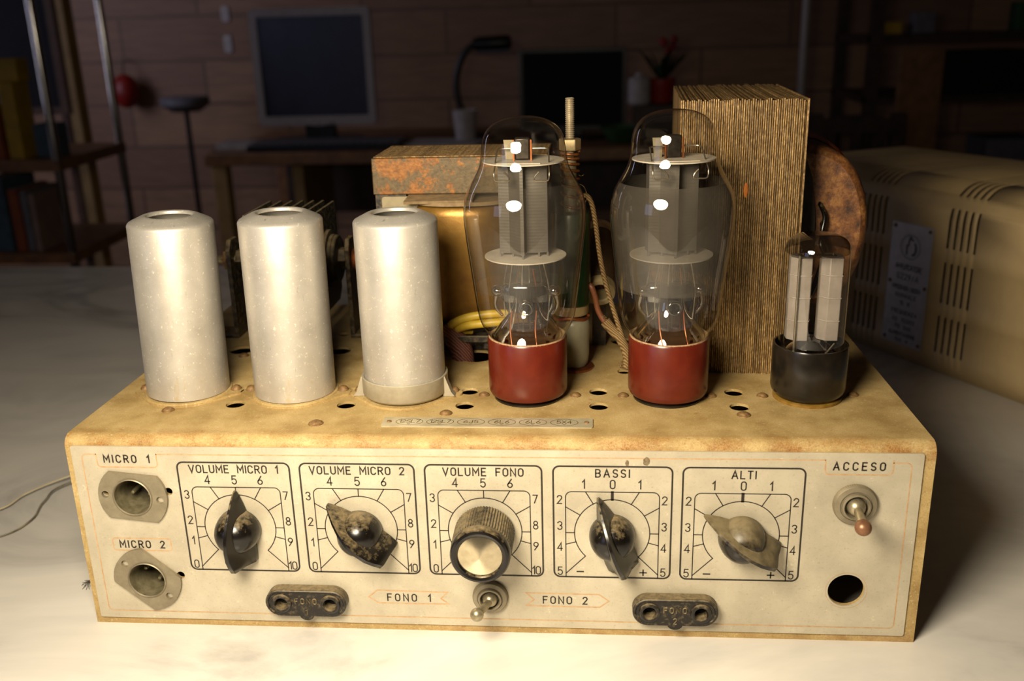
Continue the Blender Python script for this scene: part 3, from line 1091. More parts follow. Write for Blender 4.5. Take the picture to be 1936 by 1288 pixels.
# ------------------------------------------------------------------ parts bolted on top of the chassis
def shield_base(x, y, skirt):
    """saddle plate with two screws that carries a can"""
    m = MB()
    r, e = 19.6, 21.4
    pts = arc(x + e, y, 4.4, 4.0, -62, 62, 8) + arc(x, y, r, r, 52, 128, 12) + arc(x - e, y, 4.4, 4.0, 118, 242, 8) + arc(x, y, r, r, 232, 308, 12)
    m.sheet(pts, [circ(x, y, 12, 24)], TOP + 0.02, TOP + 1.0, 'XY')
    if not skirt:
        m.lathe([(19.4, 1.0), (19.2, 1.5), (18.9, 1.7), (16.5, 1.7)], 56, (x, y, TOP))
    b = m.build('shield_base', 'paint', AMP, smooth=40)
    for sx in (-21.6, 21.6):
        MB().lathe([(2.5, 1.0), (2.4, 1.5), (1.8, 2.5), (0.8, 3.0), (0, 3.05)], 20, (x + sx, y + 2.0, TOP)).build('screw', 'screw', b, smooth=60)


shield_base(31.0, 51.5, False)
shield_base(81.6, 51.0, False)
shield_base(132.8, 50.5, True)


def valve_socket(x, y, r, h, m_):
    MB().lathe([(r - 3, 0), (r, 0), (r, h - 0.3), (r - 0.5, h), (r - 3, h)], 48, (x, y, TOP + 0.02), close=True).build('valve_socket', m_, AMP)


valve_socket(188.4, 50, 15.2, 1.0, 'blackbase')
valve_socket(250.0, 50, 15.2, 1.0, 'blackbase')
valve_socket(310.4, 50, 14.6, 1.4, 'amber')


def power_transformer():
    """tall block of bare laminations standing behind the valves"""
    m = MB()
    cx, cy, z0, z1 = 284.5, 131.0, TOP, 214.8
    m.T = Matrix.Translation((cx, cy, 0)) @ Matrix.Rotation(RAD(-3.0), 4, 'Z')
    n, w = 58, 53.6
    t = w / n
    rnd = random.Random(3)
    for i in range(n):
        x = -w / 2 + i * t
        dy, dz = rnd.uniform(-0.45, 0.45), rnd.uniform(-0.5, 0.5)
        if i == n - 1:
            x += 0.7
        th = t * (0.60 if i < n - 1 else 0.8)
        m.box(x, x + th, -52 + dy, 52 + dy * 0.5, z0, z1 + dz)
    m.use('lamination')
    m.mi = [0] * len(m.f)
    m.box(-w / 2 + 0.4, w / 2 - 0.5, -50.6, 50.6, z0 + 0.5, z1 - 1.3)
    t_ = m.build('power_transformer', None, AMP, smooth=0, label='tall block of rusty-edged iron laminations')
    # winding bulging out of the window on both flanks
    rot = Matrix.Translation((cx, cy, 0)) @ Matrix.Rotation(RAD(-3.0), 4, 'Z')
    for sx in (1, -1):
        k = MB()
        k.T = rot
        d = 35 if sx > 0 else 14
        prof = [(26.6, -34)] + [(26.6 + d * cos(RAD(q)) ** 0.7 if abs(q) < 90 else 26.6, 34 * sin(RAD(q)) * 1.0) for q in range(-85, 86, 10)] + [(26.6, 34)]
        zc = 153.5
        vs, fs = [], []
        ys = [-27, -26, -24, 24, 26, 27]
        ins = [0.90, 0.96, 1.0, 1.0, 0.96, 0.90]
        for y, q in zip(ys, ins):
            for (dx, dz) in prof:
                vs.append((sx * (26.6 + (dx - 26.6) * q), y, zc + dz * 1.15 * q))
        L = len(prof)
        for i in range(len(ys) - 1):
            for j in range(L - 1):
                fs.append((i * L + j, i * L + j + 1, (i + 1) * L + j + 1, (i + 1) * L + j))
        fs += [tuple(range(L)), tuple((len(ys) - 1) * L + j for j in range(L))[::-1]]
        k.add(vs, fs)
        c = k.build('coil', 'winding', t_, smooth=50, label='brown varnished coil bulging from the iron block')
        if sx > 0:
            # thick amber outer varnish skin along the rear part of the coil
            k = MB()
            k.T = rot
            vs, fs = [], []
            for y, q in ((4, 1.015), (6, 1.05), (26, 1.05), (28.5, 1.01)):
                for (dx, dz) in prof:
                    vs.append((26.6 + (dx - 26.6) * q, y, zc + dz * 1.15 * q))
            for i in range(3):
                for j in range(L - 1):
                    fs.append((i * L + j, i * L + j + 1, (i + 1) * L + j + 1, (i + 1) * L + j))
            k.add(vs, fs)
            k.build('outer_wrap', 'varnish', c, smooth=50, label='glossy orange-brown wrap')
            for dy, dz in ((0, 0), (3.5, -5)):
                k = MB()
                k.T = rot
                k.tube(smoothpath([(39, -26 + dy, 166 + dz), (41, -31 + dy, 160 + dz), (40, -33, 152 + dz), (43, -32, 145 + dz), (41, -30, 136 + dz), (38, -28, 122)], 6), 1.1, 8)
                k.build('lead_wire', 'bakelite', t_, smooth=60)
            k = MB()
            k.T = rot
            k.prism([(27.0, 112), (35, 118), (37.5, 135), (37.0, 160), (34.5, 178), (30, 190), (27.0, 193)], -29.5, -27.6, 'XZ')  # added sheet, its black stands in for the block's shade on the coil
            k.build('shade_sheet', 'darkcard', t_, smooth=0, label='black sheet added as the shade in front of the coil')
            k = MB()
            k.T = rot
            k.add([(27.2, 20, 196), (27.2, 52, 196), (41, 40, 193.5), (27.2, 20, 194), (27.2, 52, 194), (40, 40, 192.2)], [(0, 1, 2), (3, 5, 4), (0, 3, 4, 1), (1, 4, 5, 2), (2, 5, 3, 0)])
            k.build('insulation_flap', 'darkcard', t_, smooth=0, label='pointed black insulation flap')
    k = MB()
    k.T = rot
    k.ball(1.0, (2.5, -52.2, 176), 14, 8, 1.0, 0.3, 3.4)
    k.build('paint_fleck', 'rustdot', t_, smooth=180, label='orange fleck')


power_transformer()


def output_transformer():
    m = MB()
    x0, x1, y0, y1 = 110.0, 196.0, 112.0, 164.0
    # stack of sheets as one folded core: two yokes and two legs
    m.box(x0, x1, y0, y1, 170.5, 188.2)
    t = m.build('output_transformer', 'rusty', AMP, smooth=30, bevel=0.5, label='iron transformer with a rust-blotched top band')
    MB().box(x0, x1, y0, y1, TOP + 0.02, 106).build('bottom_yoke', 'bracket', t, smooth=30, bevel=0.5)
    k = MB()
    for i in range(9):
        k.box(x0 + 0.6, x1 - 0.6, y0 + 3 + i * 5.2, y0 + 7.6 + i * 5.2, 188.0, 188.5)
    k.build('top_laminations', 'lamination', t, smooth=0)
    for xa, xb in ((x0 + 0.8, x0 + 16), (x1 - 16, x1 - 0.8)):
        MB().box(xa, xb, y0 + 1, y1 - 1, 106, 170.5).build('core_leg', 'bracket', t, smooth=0)
    k = MB()
    k.prism(rrect(x0 + 4.2, x0 + 22, 106, 169.6, 1.5, 3), y0 - 0.6, y0 + 0.9, 'XZ')
    k.build('side_plate', 'leg_plate', t, smooth=0, label='pale grey plate on the left leg')
    # paper-wrapped coil, bellied toward the front
    k = MB()
    vs, fs = [], []
    zs = [(107.2, 0.93), (108.6, 0.98), (112, 1.0), (161, 1.0), (164.5, 0.98), (166, 0.93)]
    sec = []
    for q in range(0, 360, 6):
        c, s_ = cos(RAD(q)), sin(RAD(q))
        e = 0.72
        sec.append((math.copysign(abs(c) ** e, c) * 27.5, math.copysign(abs(s_) ** e, s_) * 36))
    for z, q in zs:
        vs += [(153.0 + a * q, 138 + b * q, z) for a, b in sec]
    L = len(sec)
    for i in range(len(zs) - 1):
        for j in range(L):
            j2 = (j + 1) % L
            fs.append((i * L + j, i * L + j2, (i + 1) * L + j2, (i + 1) * L + j))
    fs += [tuple(range(L))[::-1], tuple((len(zs) - 1) * L + j for j in range(L))]
    k.add(vs, fs)
    k.build('coil', 'gold', t, smooth=50, label='coil wrapped in gold-brown paper')
    for nm, za, zb, mt, g in (('top_flange', 166.2, 168.0, 'paper', 1.03), ('bottom_flange', 104.4, 107.0, 'darkcard', 1.05)):
        k = MB()
        k.prism([(153 + a * g, 138 + b * g) for a, b in sec], za, zb, 'XY')
        k.build(nm, mt, t, smooth=40)
    k = MB()
    k.add([(126.5, 102.5, 168.6), (160, 101, 169.2), (160, 116, 170.6), (127.5, 116, 170.6), (126.5, 102.8, 167.2), (160, 101.3, 167.8), (160, 116, 169.8), (127.5, 116, 169.8)],
          [(0, 1, 2, 3), (7, 6, 5, 4), (0, 4, 5, 1), (1, 5, 6, 2), (2, 6, 7, 3), (3, 7, 4, 0)])
    k.build('card_flap', 'paper', t, smooth=0, label='brown card flap over the coil')
    for i, pts in enumerate(([(185, 100, 113), (170, 97, 114), (157, 96.5, 112.5), (149, 98, 109), (147.5, 101, 106.2), (153, 104.5, 105.2)],
                             [(185, 98, 110.5), (170, 95, 110.2), (158, 95.5, 108.8), (152, 98, 106.6), (151, 101, 104.6), (157, 104, 103.4)])):
        MB().tube(smoothpath(pts, 8), 2.1, 12).build('yellow_lead', 'yellow', t, smooth=60, label='yellow sleeved lead')
    k = MB()
    k.tube(smoothpath([(144, 103, 106), (148, 101.5, 101), (151.5, 100.5, 95), (152.5, 100.5, 88), (152.5, 101, 80)], 6), 5.6, 16)
    k.build('braided_sleeve', 'braid', t, smooth=60, label='red-brown braided sleeve')
    k = MB()
    k.box(138, 182, 96.5, 98, 99.2, 102.6)
    k.build('strap', 'rubber', t, smooth=0, bevel=0.4, label='dark strap across the leads')
    k = MB()
    k.box(163, 188, 100, 109, 94.5, 98.6)
    k.build('terminal_block', 'rubber', t, smooth=0, bevel=0.6)


output_transformer()


def selenium_rectifier():
    ay, az = 140.0, 132.2
    m = MB()
    m.cyl(2.4, 17, 96, (0, ay, az), 'X', 20)
    t = m.build('selenium_rectifier', 'steelnut', AMP, label='dark finned rectifier stack held between two brackets')
    xs = [40.5, 46.5, 52.5, 58.5, 64.5, 70.0, 75.5]
    for i, x in enumerate(xs):
        k = MB()
        h, c = 27.6 if i < 6 else 27.2, 5.5
        y0, y1, z0, z1 = ay - 23.5, ay + 23.5, az - h, az + h
        k.prism([(y0 + c, z0), (y1 - c, z0), (y1, z0 + c), (y1, z1 - c), (y1 - 2, z1), (y0 + 2, z1), (y0, z1 - 2), (y0, z0 + c)], x, x + 1.1, 'YZ')
        k.build('fin', 'fin', t, smooth=0)
    k = MB()
    k.lathe([(2.4, 32), (7.5, 32), (9.5, 33.5), (10.2, 36), (10.2, 39.5), (2.4, 39.5)], 36, (0, ay, az), 'X')
    k.build('end_washer', 'rubber', t, smooth=40)
    k = MB()
    k.lathe([(2.4, 77.0), (15.5, 77.0), (15.5, 79.0), (13.0, 79.3), (13.0, 81), (12.6, 81.2), (12.6, 82.6), (12.0, 83), (2.4, 83)], 40, (0, ay, az), 'X')
    k.build('end_washer', 'rubber', t, smooth=30)
    MB().hexa(6.2, 27.6, 32.2, (0, ay, az), 'X').build('nut', 'bracket', t, smooth=20)
    MB().hexa(6.2, 83.2, 87.2, (0, ay, az), 'X').build('nut', 'bracket', t, smooth=20)
    MB().lathe([(0, 16.5), (1.8, 17.2), (3.0, 20.0), (5.6, 20.6), (5.6, 22.4), (2.4, 22.8)], 6, (0, ay, az), 'X').build('cap_nut', 'screw', t, smooth=20)
    MB().lathe([(2.4, 90.6), (5.6, 90.6), (6.0, 91.5), (6.0, 94.6), (5.4, 95.4), (0, 95.6)], 24, (0, ay, az), 'X').build('cap_nut', 'copper', t, smooth=40, label='copper end nut')
    for x, sx in ((23.6, -1), (87.6, 1)):
        k = MB()
        prof = [(ay - 8, TOP + 2), (ay + 8, TOP + 2), (ay + 8, az + 6), (ay + 4.5, az + 11.5), (ay - 4.5, az + 11.5), (ay - 8, az + 6)]
        k.prism(prof, x, x + 2.4, 'YZ')
        xa, xb = (x - 16, x + 2.4) if sx < 0 else (x, x + 17)
        k.box(xa, xb, ay - 8, ay + 8, TOP + 0.05, TOP + 2)
        b = k.build('bracket', 'bracket', t, smooth=0, bevel=0.4, label='upright dark strap with a foot')
        MB().lathe([(2.8, 2.0), (2.7, 2.8), (1.6, 3.6), (0, 3.8)], 18, (x + sx * (9 if sx < 0 else 11), ay, TOP)).build('screw', 'screw', b, smooth=60)


selenium_rectifier()


def ballast_stack():
    """threaded rod with nut, spring and ceramic sleeves"""
    x, y = 206.9, 88.0
    m = MB()
    prof, z = [(0, 92.0)], 92.0
    z = 150.0
    prof.append((2.0, 92.0))
    while z < 216:
        prof += [(1.75, z), (2.15, z + 0.42), (1.75, z + 0.84)]
        z += 0.9
    prof += [(1.5, 216.3), (0, 216.5)]
    m.lathe(prof, 20, (x, y, 0))
    t = m.build('threaded_rod', 'thread', AMP, smooth=20, label='upright pale threaded rod between the red-based valves')
    MB().hexa(5.0, 193.6, 198.8, (x, y, 0)).build('nut', 'steelnut', t, smooth=20, bevel=0.3)
    k = MB()
    k.tube([(x + 3.9 * cos(a), y + 3.9 * sin(a), zz) for a, zz in [(2 * pi * i / 20, 193.2 - (i / 20) * (1.2 + 0.13 * i / 10)) for i in range(0, 20 * 12)]], 0.62, 8)
    k.build('coil_spring', 'spring', t, smooth=60)
    MB().cyl(2.9, 166, 190, (x, y, 0), 'Z', 20).build('spacer_tube', 'leg_plate', t)
    MB().lathe([(0, 122), (8.8, 122), (9.2, 123), (9.2, 164), (8.6, 165.5), (0, 165.5)], 40, (x, y, 0)).build('green_tube', 'green', t, label='dark green enamelled tube')
    MB().lathe([(0, 117.2), (8.0, 117.2), (8.4, 118), (8.4, 122), (0, 122.3)], 40, (x, y, 0)).build('collar', 'cream', t)
    k = MB()
    k.tube(smoothpath([(x + 8 * cos(q), y + 8 * sin(q), 115.8 + 0.7 * sin(3 * q)) for q in [j * 0.5 for j in range(13)]], 3), 0.8, 8)
    k.build('tag_wire', 'copper', t, smooth=60)
    MB().lathe([(0, 91.2), (6.2, 91.2), (7.0, 92.5), (7.6, 97), (7.7, 104), (8.0, 108), (8.1, 112), (7.6, 114.4), (6.6, 115.2), (0, 115.2)], 40, (x + 0.9, y, 0)).build('ceramic_sleeve', 'ceramic', t, smooth=50, label='grey-white ceramic sleeve')
    MB().lathe([(0, 90.0), (9.4, 90.0), (9.4, 90.9), (0, 91.2)], 32, (x + 1.4, y - 0.6, 0.02)).build('foot_washer', 'copper', t)


ballast_stack()


def wound_resistor():
    m = MB()
    m.T = Matrix.Translation((220.6, 97, 124.2)) @ Matrix.Rotation(RAD(22), 4, 'X')
    m.lathe([(7.0, -3), (7.4, -4), (7.4, -52), (7.0, -53), (0, -53)], 40, (0, 0, 0), 'Y')
    t = m.build('wound_resistor', 'wound', AMP, smooth=40, label='brown wire-wound resistor lying between the red-based valves')
    k = MB()
    k.T = m.T
    k.lathe([(4.6, -12), (4.6, -0.6), (5.2, 0), (7.2, 0), (7.7, -0.8), (7.7, -4.5), (7.2, -5)], 40, (0, 0, 0), 'Y')
    k.build('end_ring', 'cream', t, smooth=40, label='cream ceramic end ring')
    k = MB()
    k.T = m.T
    k.lathe([(7.7, -46), (7.9, -47), (7.9, -52.6), (7.0, -53.4), (0, -53.4)], 40, (0, 0, 0), 'Y')
    k.build('end_ring', 'paper', t, smooth=40)
    k = MB()
    k.T = m.T
    k.lathe([(4.6, -9), (0, -9)], 24, (0, 0, 0), 'Y')
    k.build('bore', 'braid', t)
    k = MB()
    k.box(217, 224, 120, 123, TOP + 0.05, 128)
    k.build('clamp', 'bracket', t, smooth=0)


wound_resistor()


def loose_leads():
    MB().tube(smoothpath([(209, 90, 168), (213.5, 87, 173.2), (216.5, 86, 170), (218.4, 85, 161), (220.4, 84.5, 146), (223.6, 84, 131), (228.5, 82, 115), (232.0, 81, 104), (233.2, 80.5, 96)], 8), 1.15, 10) \
        .build('cotton_lead', 'cotton', AMP, smooth=60, label='tan cotton-covered lead')
    MB().tube(smoothpath([(212, 90, 127), (215.8, 86, 131.2), (218.2, 85, 126), (219.6, 85, 119.5), (222.5, 84, 114.2), (226, 83, 111.0)], 8), 1.35, 10) \
        .build('rubber_lead', 'brownwire', AMP, smooth=60, label='red-brown rubber lead')
    k = MB()
    k.tube(smoothpath([(223.0, 84, 114.2), (226, 83, 110.6), (230, 81.5, 106.5), (232.6, 81, 101), (233.4, 81, 96.5), (233, 81, 92)], 6), 2.6, 12, 2.0)
    for j in range(26):
        a = random.uniform(0, 2 * pi)
        b = (222.6 + random.uniform(-.5, 1.2), 84 + 2.4 * cos(a), 114.4 + 2.4 * sin(a))
        k.tube([b, (b[0] - random.uniform(.3, 1.8), b[1] + random.uniform(-.6, .6), b[2] + random.uniform(-.3, 1.0))], 0.12, 4)
        b = (232.4 + 2 * cos(a), 81 + 2 * sin(a), 95)
        k.tube([b, (b[0] + random.uniform(-1.6, .4), b[1] + random.uniform(-.8, .6), b[2] - random.uniform(.5, 4.0))], 0.13, 4)
    k.build('frayed_sleeve', 'cotton', AMP, smooth=60, label='frayed tan cotton sleeve')
    MB().tube(smoothpath([(209.5, 86.5, 179), (213, 86, 177.4), (214.6, 86, 173), (213.6, 86, 170)], 6), 0.17, 6).build('thread', 'cotton', AMP, smooth=60)
    MB().tube(smoothpath([(210.8, 86.5, 182.6), (212, 86, 182.2), (213.2, 86, 182.8)], 4), 0.14, 6).build('thread', 'cotton', AMP, smooth=60)


loose_leads()


def trailing_wires():
    for pts, mt, lab in (([(-165, 62, 0.9), (-135, 84, 0.8), (-108, 98, 2.2), (-103, 116, 2.6), (-88, 137, 3.5), (-40, 175, 9), (2, 190, 16)], 'pale_lead', 'pale thin wire trailing on the marble'),
                         ([(-160, 40, 0.6), (-125, 56, 0.7), (-92, 71, 0.8), (-84, 88, 1.6), (-88, 108, 2.2), (-84, 130, 3.0), (-30, 172, 7), (2, 188, 12)], 'dark_lead', 'darker thin wire trailing on the marble')):
        m_ = simple(mt, '#b4a684' if 'pale' in mt else '#8d8468', '#c6b896' if 'pale' in mt else '#3a352c', 90, 0.4)
        MB().tube(smoothpath(pts, 10), 0.42, 8).build('trailing_wire', m_, AMP, smooth=60, label=lab)


trailing_wires()


# ================================================================== VALVES AND CANS (pulled out of their sockets by hand)
def valve_can(x, y, z, top, r, lab, tilt=(0, 0), skirt=False):
    t = thing('valve_can', lab, 'valve can', (x, y, z), 0, 'silver valve cans')
    t.rotation_euler = (RAD(tilt[0]), RAD(tilt[1]), 0)
    h = top - z
    m = MB()
    b = 9.0 if skirt else 0.0
    rh = 9.7
    m.lathe([(r - 0.7, b), (r, b + 0.05), (r, h - 4.3), (r - 0.15, h - 3.7), (r - 0.7, h - 3.0), (r - 1.8, h - 2.4), (rh + 2.6, h - 0.4), (rh + 1.3, h), (rh + 0.4, h - 0.1), (rh, h - 0.5), (rh, h - 1.6),
             (rh + 0.5, h - 1.8), (r - 2.4, h - 4.0), (r - 0.9, h - 6), (r - 0.8, b)], 72)
    m.build('can', 'can', t, smooth=50)
    m = MB()
    m.lathe([(0, h - 13), (11, h - 13.6), (13.2, h - 16), (13.5, h - 45), (0, h - 45)], 40)
    m.build('valve_top', 'getter', t)
    if skirt:
        m = MB()
        m.lathe([(16.0, 0.3), (18.0, 0.6), (19.2, 2.0), (19.3, 9.6), (19.0, 9.9), (18.3, 9.7), (18.3, 9.0), (17.2, 8.9), (17.2, 1.0)], 72)
        for sx in (-1, 1):
            T0 = m.T
            m.T = Matrix.Translation((sx * 18.4, 1.0, 0)) @ Matrix.Diagonal((sx, 1, 1, 1))
            m.prism([(-0.6, 0.2), (4.6, 0.1), (3.0, 2.2), (1.3, 7.0), (0.5, 9.4), (-0.6, 9.4)], -6.5, -2.2, 'XZ')
            m.T = T0
        m.build('skirt', 'skirt', t, smooth=45, label='duller grey skirt ring with two lugs')
    return t


valve_can(31.0, 51.5, TOP + 2.4, 173.3, 18.3, 'plain silver valve can nearest the left end of the chassis, with the deepest-looking hole', (0, 1.6))
valve_can(81.6, 51.0, TOP + 2.1, 174.2, 18.1, 'silver valve can with yellowish drips, standing in front of the finned rectifier', (0, 0.6))
valve_can(132.8, 50.5, TOP + 1.05, 173.6, 18.1, 'silver valve can with a separate skirt ring at its foot', (0, 0), True)


def power_valve(x, y, lab, rot, film_m, film_z, dome=0.0):
    t = thing('power_valve', lab, 'valve', (x, y, TOP + 1.05), RAD(rot), 'shouldered glass valves on red bases')
    b = TOP + 1.05
    m = MB()
    m.lathe([(0, 0.2), (12.5, 0.2), (13.8, 0.0), (16.6, 1.6), (17.3, 3.0), (17.4, 4.0), (17.4, 26.6), (17.0, 27.4), (16.4, 27.4), (16.2, 25.0), (0, 24.6)], 72)
    m.build('base', 'redbase', t, smooth=30, label='dark red plastic base')
    MB().lathe([(17.1, 27.2), (16.6, 27.9), (15.6, 27.6), (15.4, 27.0)], 64).build('cement_ring', 'cement', t)
    prof = [(16.0, 115.5), (16.4, 118.4), (17.6, 121.0), (19.4, 123.8), (20.7, 127.2), (21.5, 131.5), (22.2, 137), (23.2, 145.5), (24.2, 154), (25.1, 162), (25.7, 168.5), (25.8, 172.5),
            (25.4, 177), (24.3, 181.3), (22.4, 185.2), (20.3, 188.8), (18.7, 192.2), (17.95, 195.4), (17.6, 199), (17.3, 202.4 - dome), (16.6, 205.6 - dome), (15.2, 208.4 - dome), (12.7, 210.9 - dome), (9.2, 212.7 - dome), (5, 213.7 - dome), (0, 214.0 - dome)]
    P = [Vector((r, h - b, 0)) for r, h in prof]
    sm = [(p.x if p.x > 0.01 else 0, p.y) for p in smoothpath(P, 4)]
    sm[-1] = (0, sm[-1][1])
    m = MB()
    m.lathe([(max(r, 0.0), h) for r, h in sm], 96)
    gl = m.build('glass_bulb', 'glass', t, smooth=180)
    # grey film inside the belly
    m = MB()
    m.lathe([(r - 0.35, h) for r, h in sm if film_z[0] <= h + b <= film_z[1]], 96)
    m.build('grey_film', film_m, gl, smooth=180, label='grey film inside the glass')
    # mica discs
    for nm, z, r in (('mica_disc', 194.3, 17.0), ('mica_disc', 154.2, 17.4)):
        MB().cyl(r, z - b - 0.25, z - b + 0.25, (0, 0, 0), 'Z', 56).build(nm, 'mica', t)
    # anode: flat box with a front fin and side wings
    z0, z1 = 155.4 - b, 193.0 - b
    m = MB()
    pts = [(-10.6, -3.2), (-6.2, -4.2), (-1.2, -9.8), (0.2, -9.9), (0.8, -4.6), (5.8, -4.2), (9.8, -3.4), (10.0, 3.4), (5.8, 4.2), (0.8, 4.8), (0.2, 9.8), (-1.2, 9.8), (-6.2, 4.2), (-10.6, 3.2)]
    m.prism(pts, z0 + 0.8, z1, 'XY')
    an = m.build('anode', 'plate', t, smooth=20, label='grey finned anode plates')
    m = MB()
    for px, py in ((-10.4, -2.8), (-5, -4), (-0.5, -9.4), (6, -4), (9.6, -2.8), (-5, 4), (6, 4)):
        m.box(px - 0.4, px + 0.4, py - 0.3, py + 0.3, z0 - 1.0, z0 + 0.9)
    m.build('tab', 'plate', an, smooth=0)
    # top shield of the cathode between two copper edges, with getter loops
    m = MB()
    m.box(-3.6, 2.9, -1.8, 2.6, 194.6 - b, 203.8 - b)
    c = m.build('top_shield', 'getter', t, smooth=20, bevel=0.8, label='dark shield box above the upper disc')
    for sx in (-3.9, 3.3):
        m = MB()
        m.box(sx - 0.3, sx + 0.3, -2.3, -1.6, 194.6 - b, 203.0 - b)
        m.build('copper_edge', 'copper', c, smooth=0)
    m = MB()
    m.prism([(-7.6, 194.6 - b), (-4.4, 194.6 - b), (-4.0, 202.5 - b), (-8.4, 202.5 - b)], 2.6, 3.0, 'XZ')
    m.build('getter_plate', 'leg_plate', c, smooth=0)
    for sx in (-1, 1):
        zt = 199.2 - b
        pts = [(sx * 3.9, -0.5, zt), (sx * 9.6, -1, zt), (sx * 10.6, -4, zt - 1), (sx * 11.0, -11, zt - 6.4), (sx * 11.2, -13, zt - 8.4), (sx * 10.6, -13.2, zt - 11.2), (sx * 7.6, -13.4, zt - 11.4), (sx * 5.2, -13.4, zt - 11.2), (sx * 5.3, -13.4, zt - 9.6), (sx * 7.0, -13.2, zt - 7.8)]
        MB().tube(smoothpath(pts, 5), 0.32, 6).build('getter_loop', 'wire', t, smooth=60)
    m = MB()
    m.prism([(-10.2, -12.4), (7.6, -13.4), (7.6, -11.8), (-10.2, -10.6)], 197.2 - b - 3.0, 197.8 - b - 3.0, 'XY')
    m.build('getter_bar', 'mica', t, smooth=0)
    # glass stem: flared foot, pinched press with lead wires and exhaust tube
    m = MB()
    m.lathe([(r, h - b) for r, h in ((15.6, 117.0), (14.2, 120.5), (11.6, 124.0), (9.0, 127.0), (7.4, 130.0), (6.6, 133.0), (6.2, 136.6))], 48)
    T0 = m.T
    m.T = Matrix.Diagonal((1.75, 0.62, 1, 1))
    m.lathe([(r, h - b) for r, h in ((6.0, 134.0), (6.3, 137.0), (6.2, 140.4), (5.2, 141.8), (0, 142.2))], 40)
    m.T = T0
    m.lathe([(r, h) for r, h in ((3.3, 3.0), (3.3, 6.2), (2.9, 6.8), (2.2, 6.8), (2.1, 2.0))], 24, (0.2, -2.0, 132.6 - b), 'Y')
    for sx in (-1, 1):
        m.ball(2.9, (sx * 12.2, -2, 139 - b), 18, 10, 1, 1, 0.9)
        m.tube(smoothpath([(sx * 12.6, -2, 138 - b), (sx * 13.4, -1, 132 - b), (sx * 10.4, -1, 127.5 - b)], 5), 1.5, 10, 0.6)
    sg = m.build('stem', 'stemglass', t, smooth=180, label='pinched clear glass stem')
    m = MB()
    m.T = Matrix.Diagonal((1.7, 0.6, 1, 1))
    m.lathe([(r, h - b) for r, h in ((5.0, 129.0), (5.6, 133), (5.7, 139.6), (4.6, 141.2), (0, 141.6))], 32)
    m.build('press', M['flash'], sg, smooth=180, label='dark pinch of the stem')
    for k, (px, m_) in enumerate(((-10, 'wire'), (-7.2, 'wire'), (-4.4, 'lead'), (-1.6, 'wire'), (1.4, 'wire'), (4.4, 'lead'), (7.0, 'wire'), (10, 'wire'))):
        py = -2.6 if k % 2 else 1.6
        zt = 154 - b if m_ == 'wire' else 149 - b
        MB().tube(smoothpath([(px * 0.86, py - 1, 121 - b), (px, py, 134 - b), (px, py, 140 - b), (px * 0.72, py * 1.3, zt)], 5), 0.3, 6).build('lead_wire', m_, t, smooth=60)
    for px in (-6.0, 4.6):
        MB().tube(smoothpath([(px, -5.5, 131 - b), (px - 0.4, -11, 124 - b), (px + 0.3, -14.2, 118 - b)], 5), 0.3, 6).build('lead_wire', 'lead', t, smooth=60)
    return t


power_valve(188.4, 50, 'clear shouldered glass valve on a red base, in front of the gold coil', 0, M['haze'], (140, 186.5), 1.6)
power_valve(250.0, 50, 'smoky grey shouldered glass valve on a red base, in front of the laminated block', 8, M['smoke'], (141, 186))


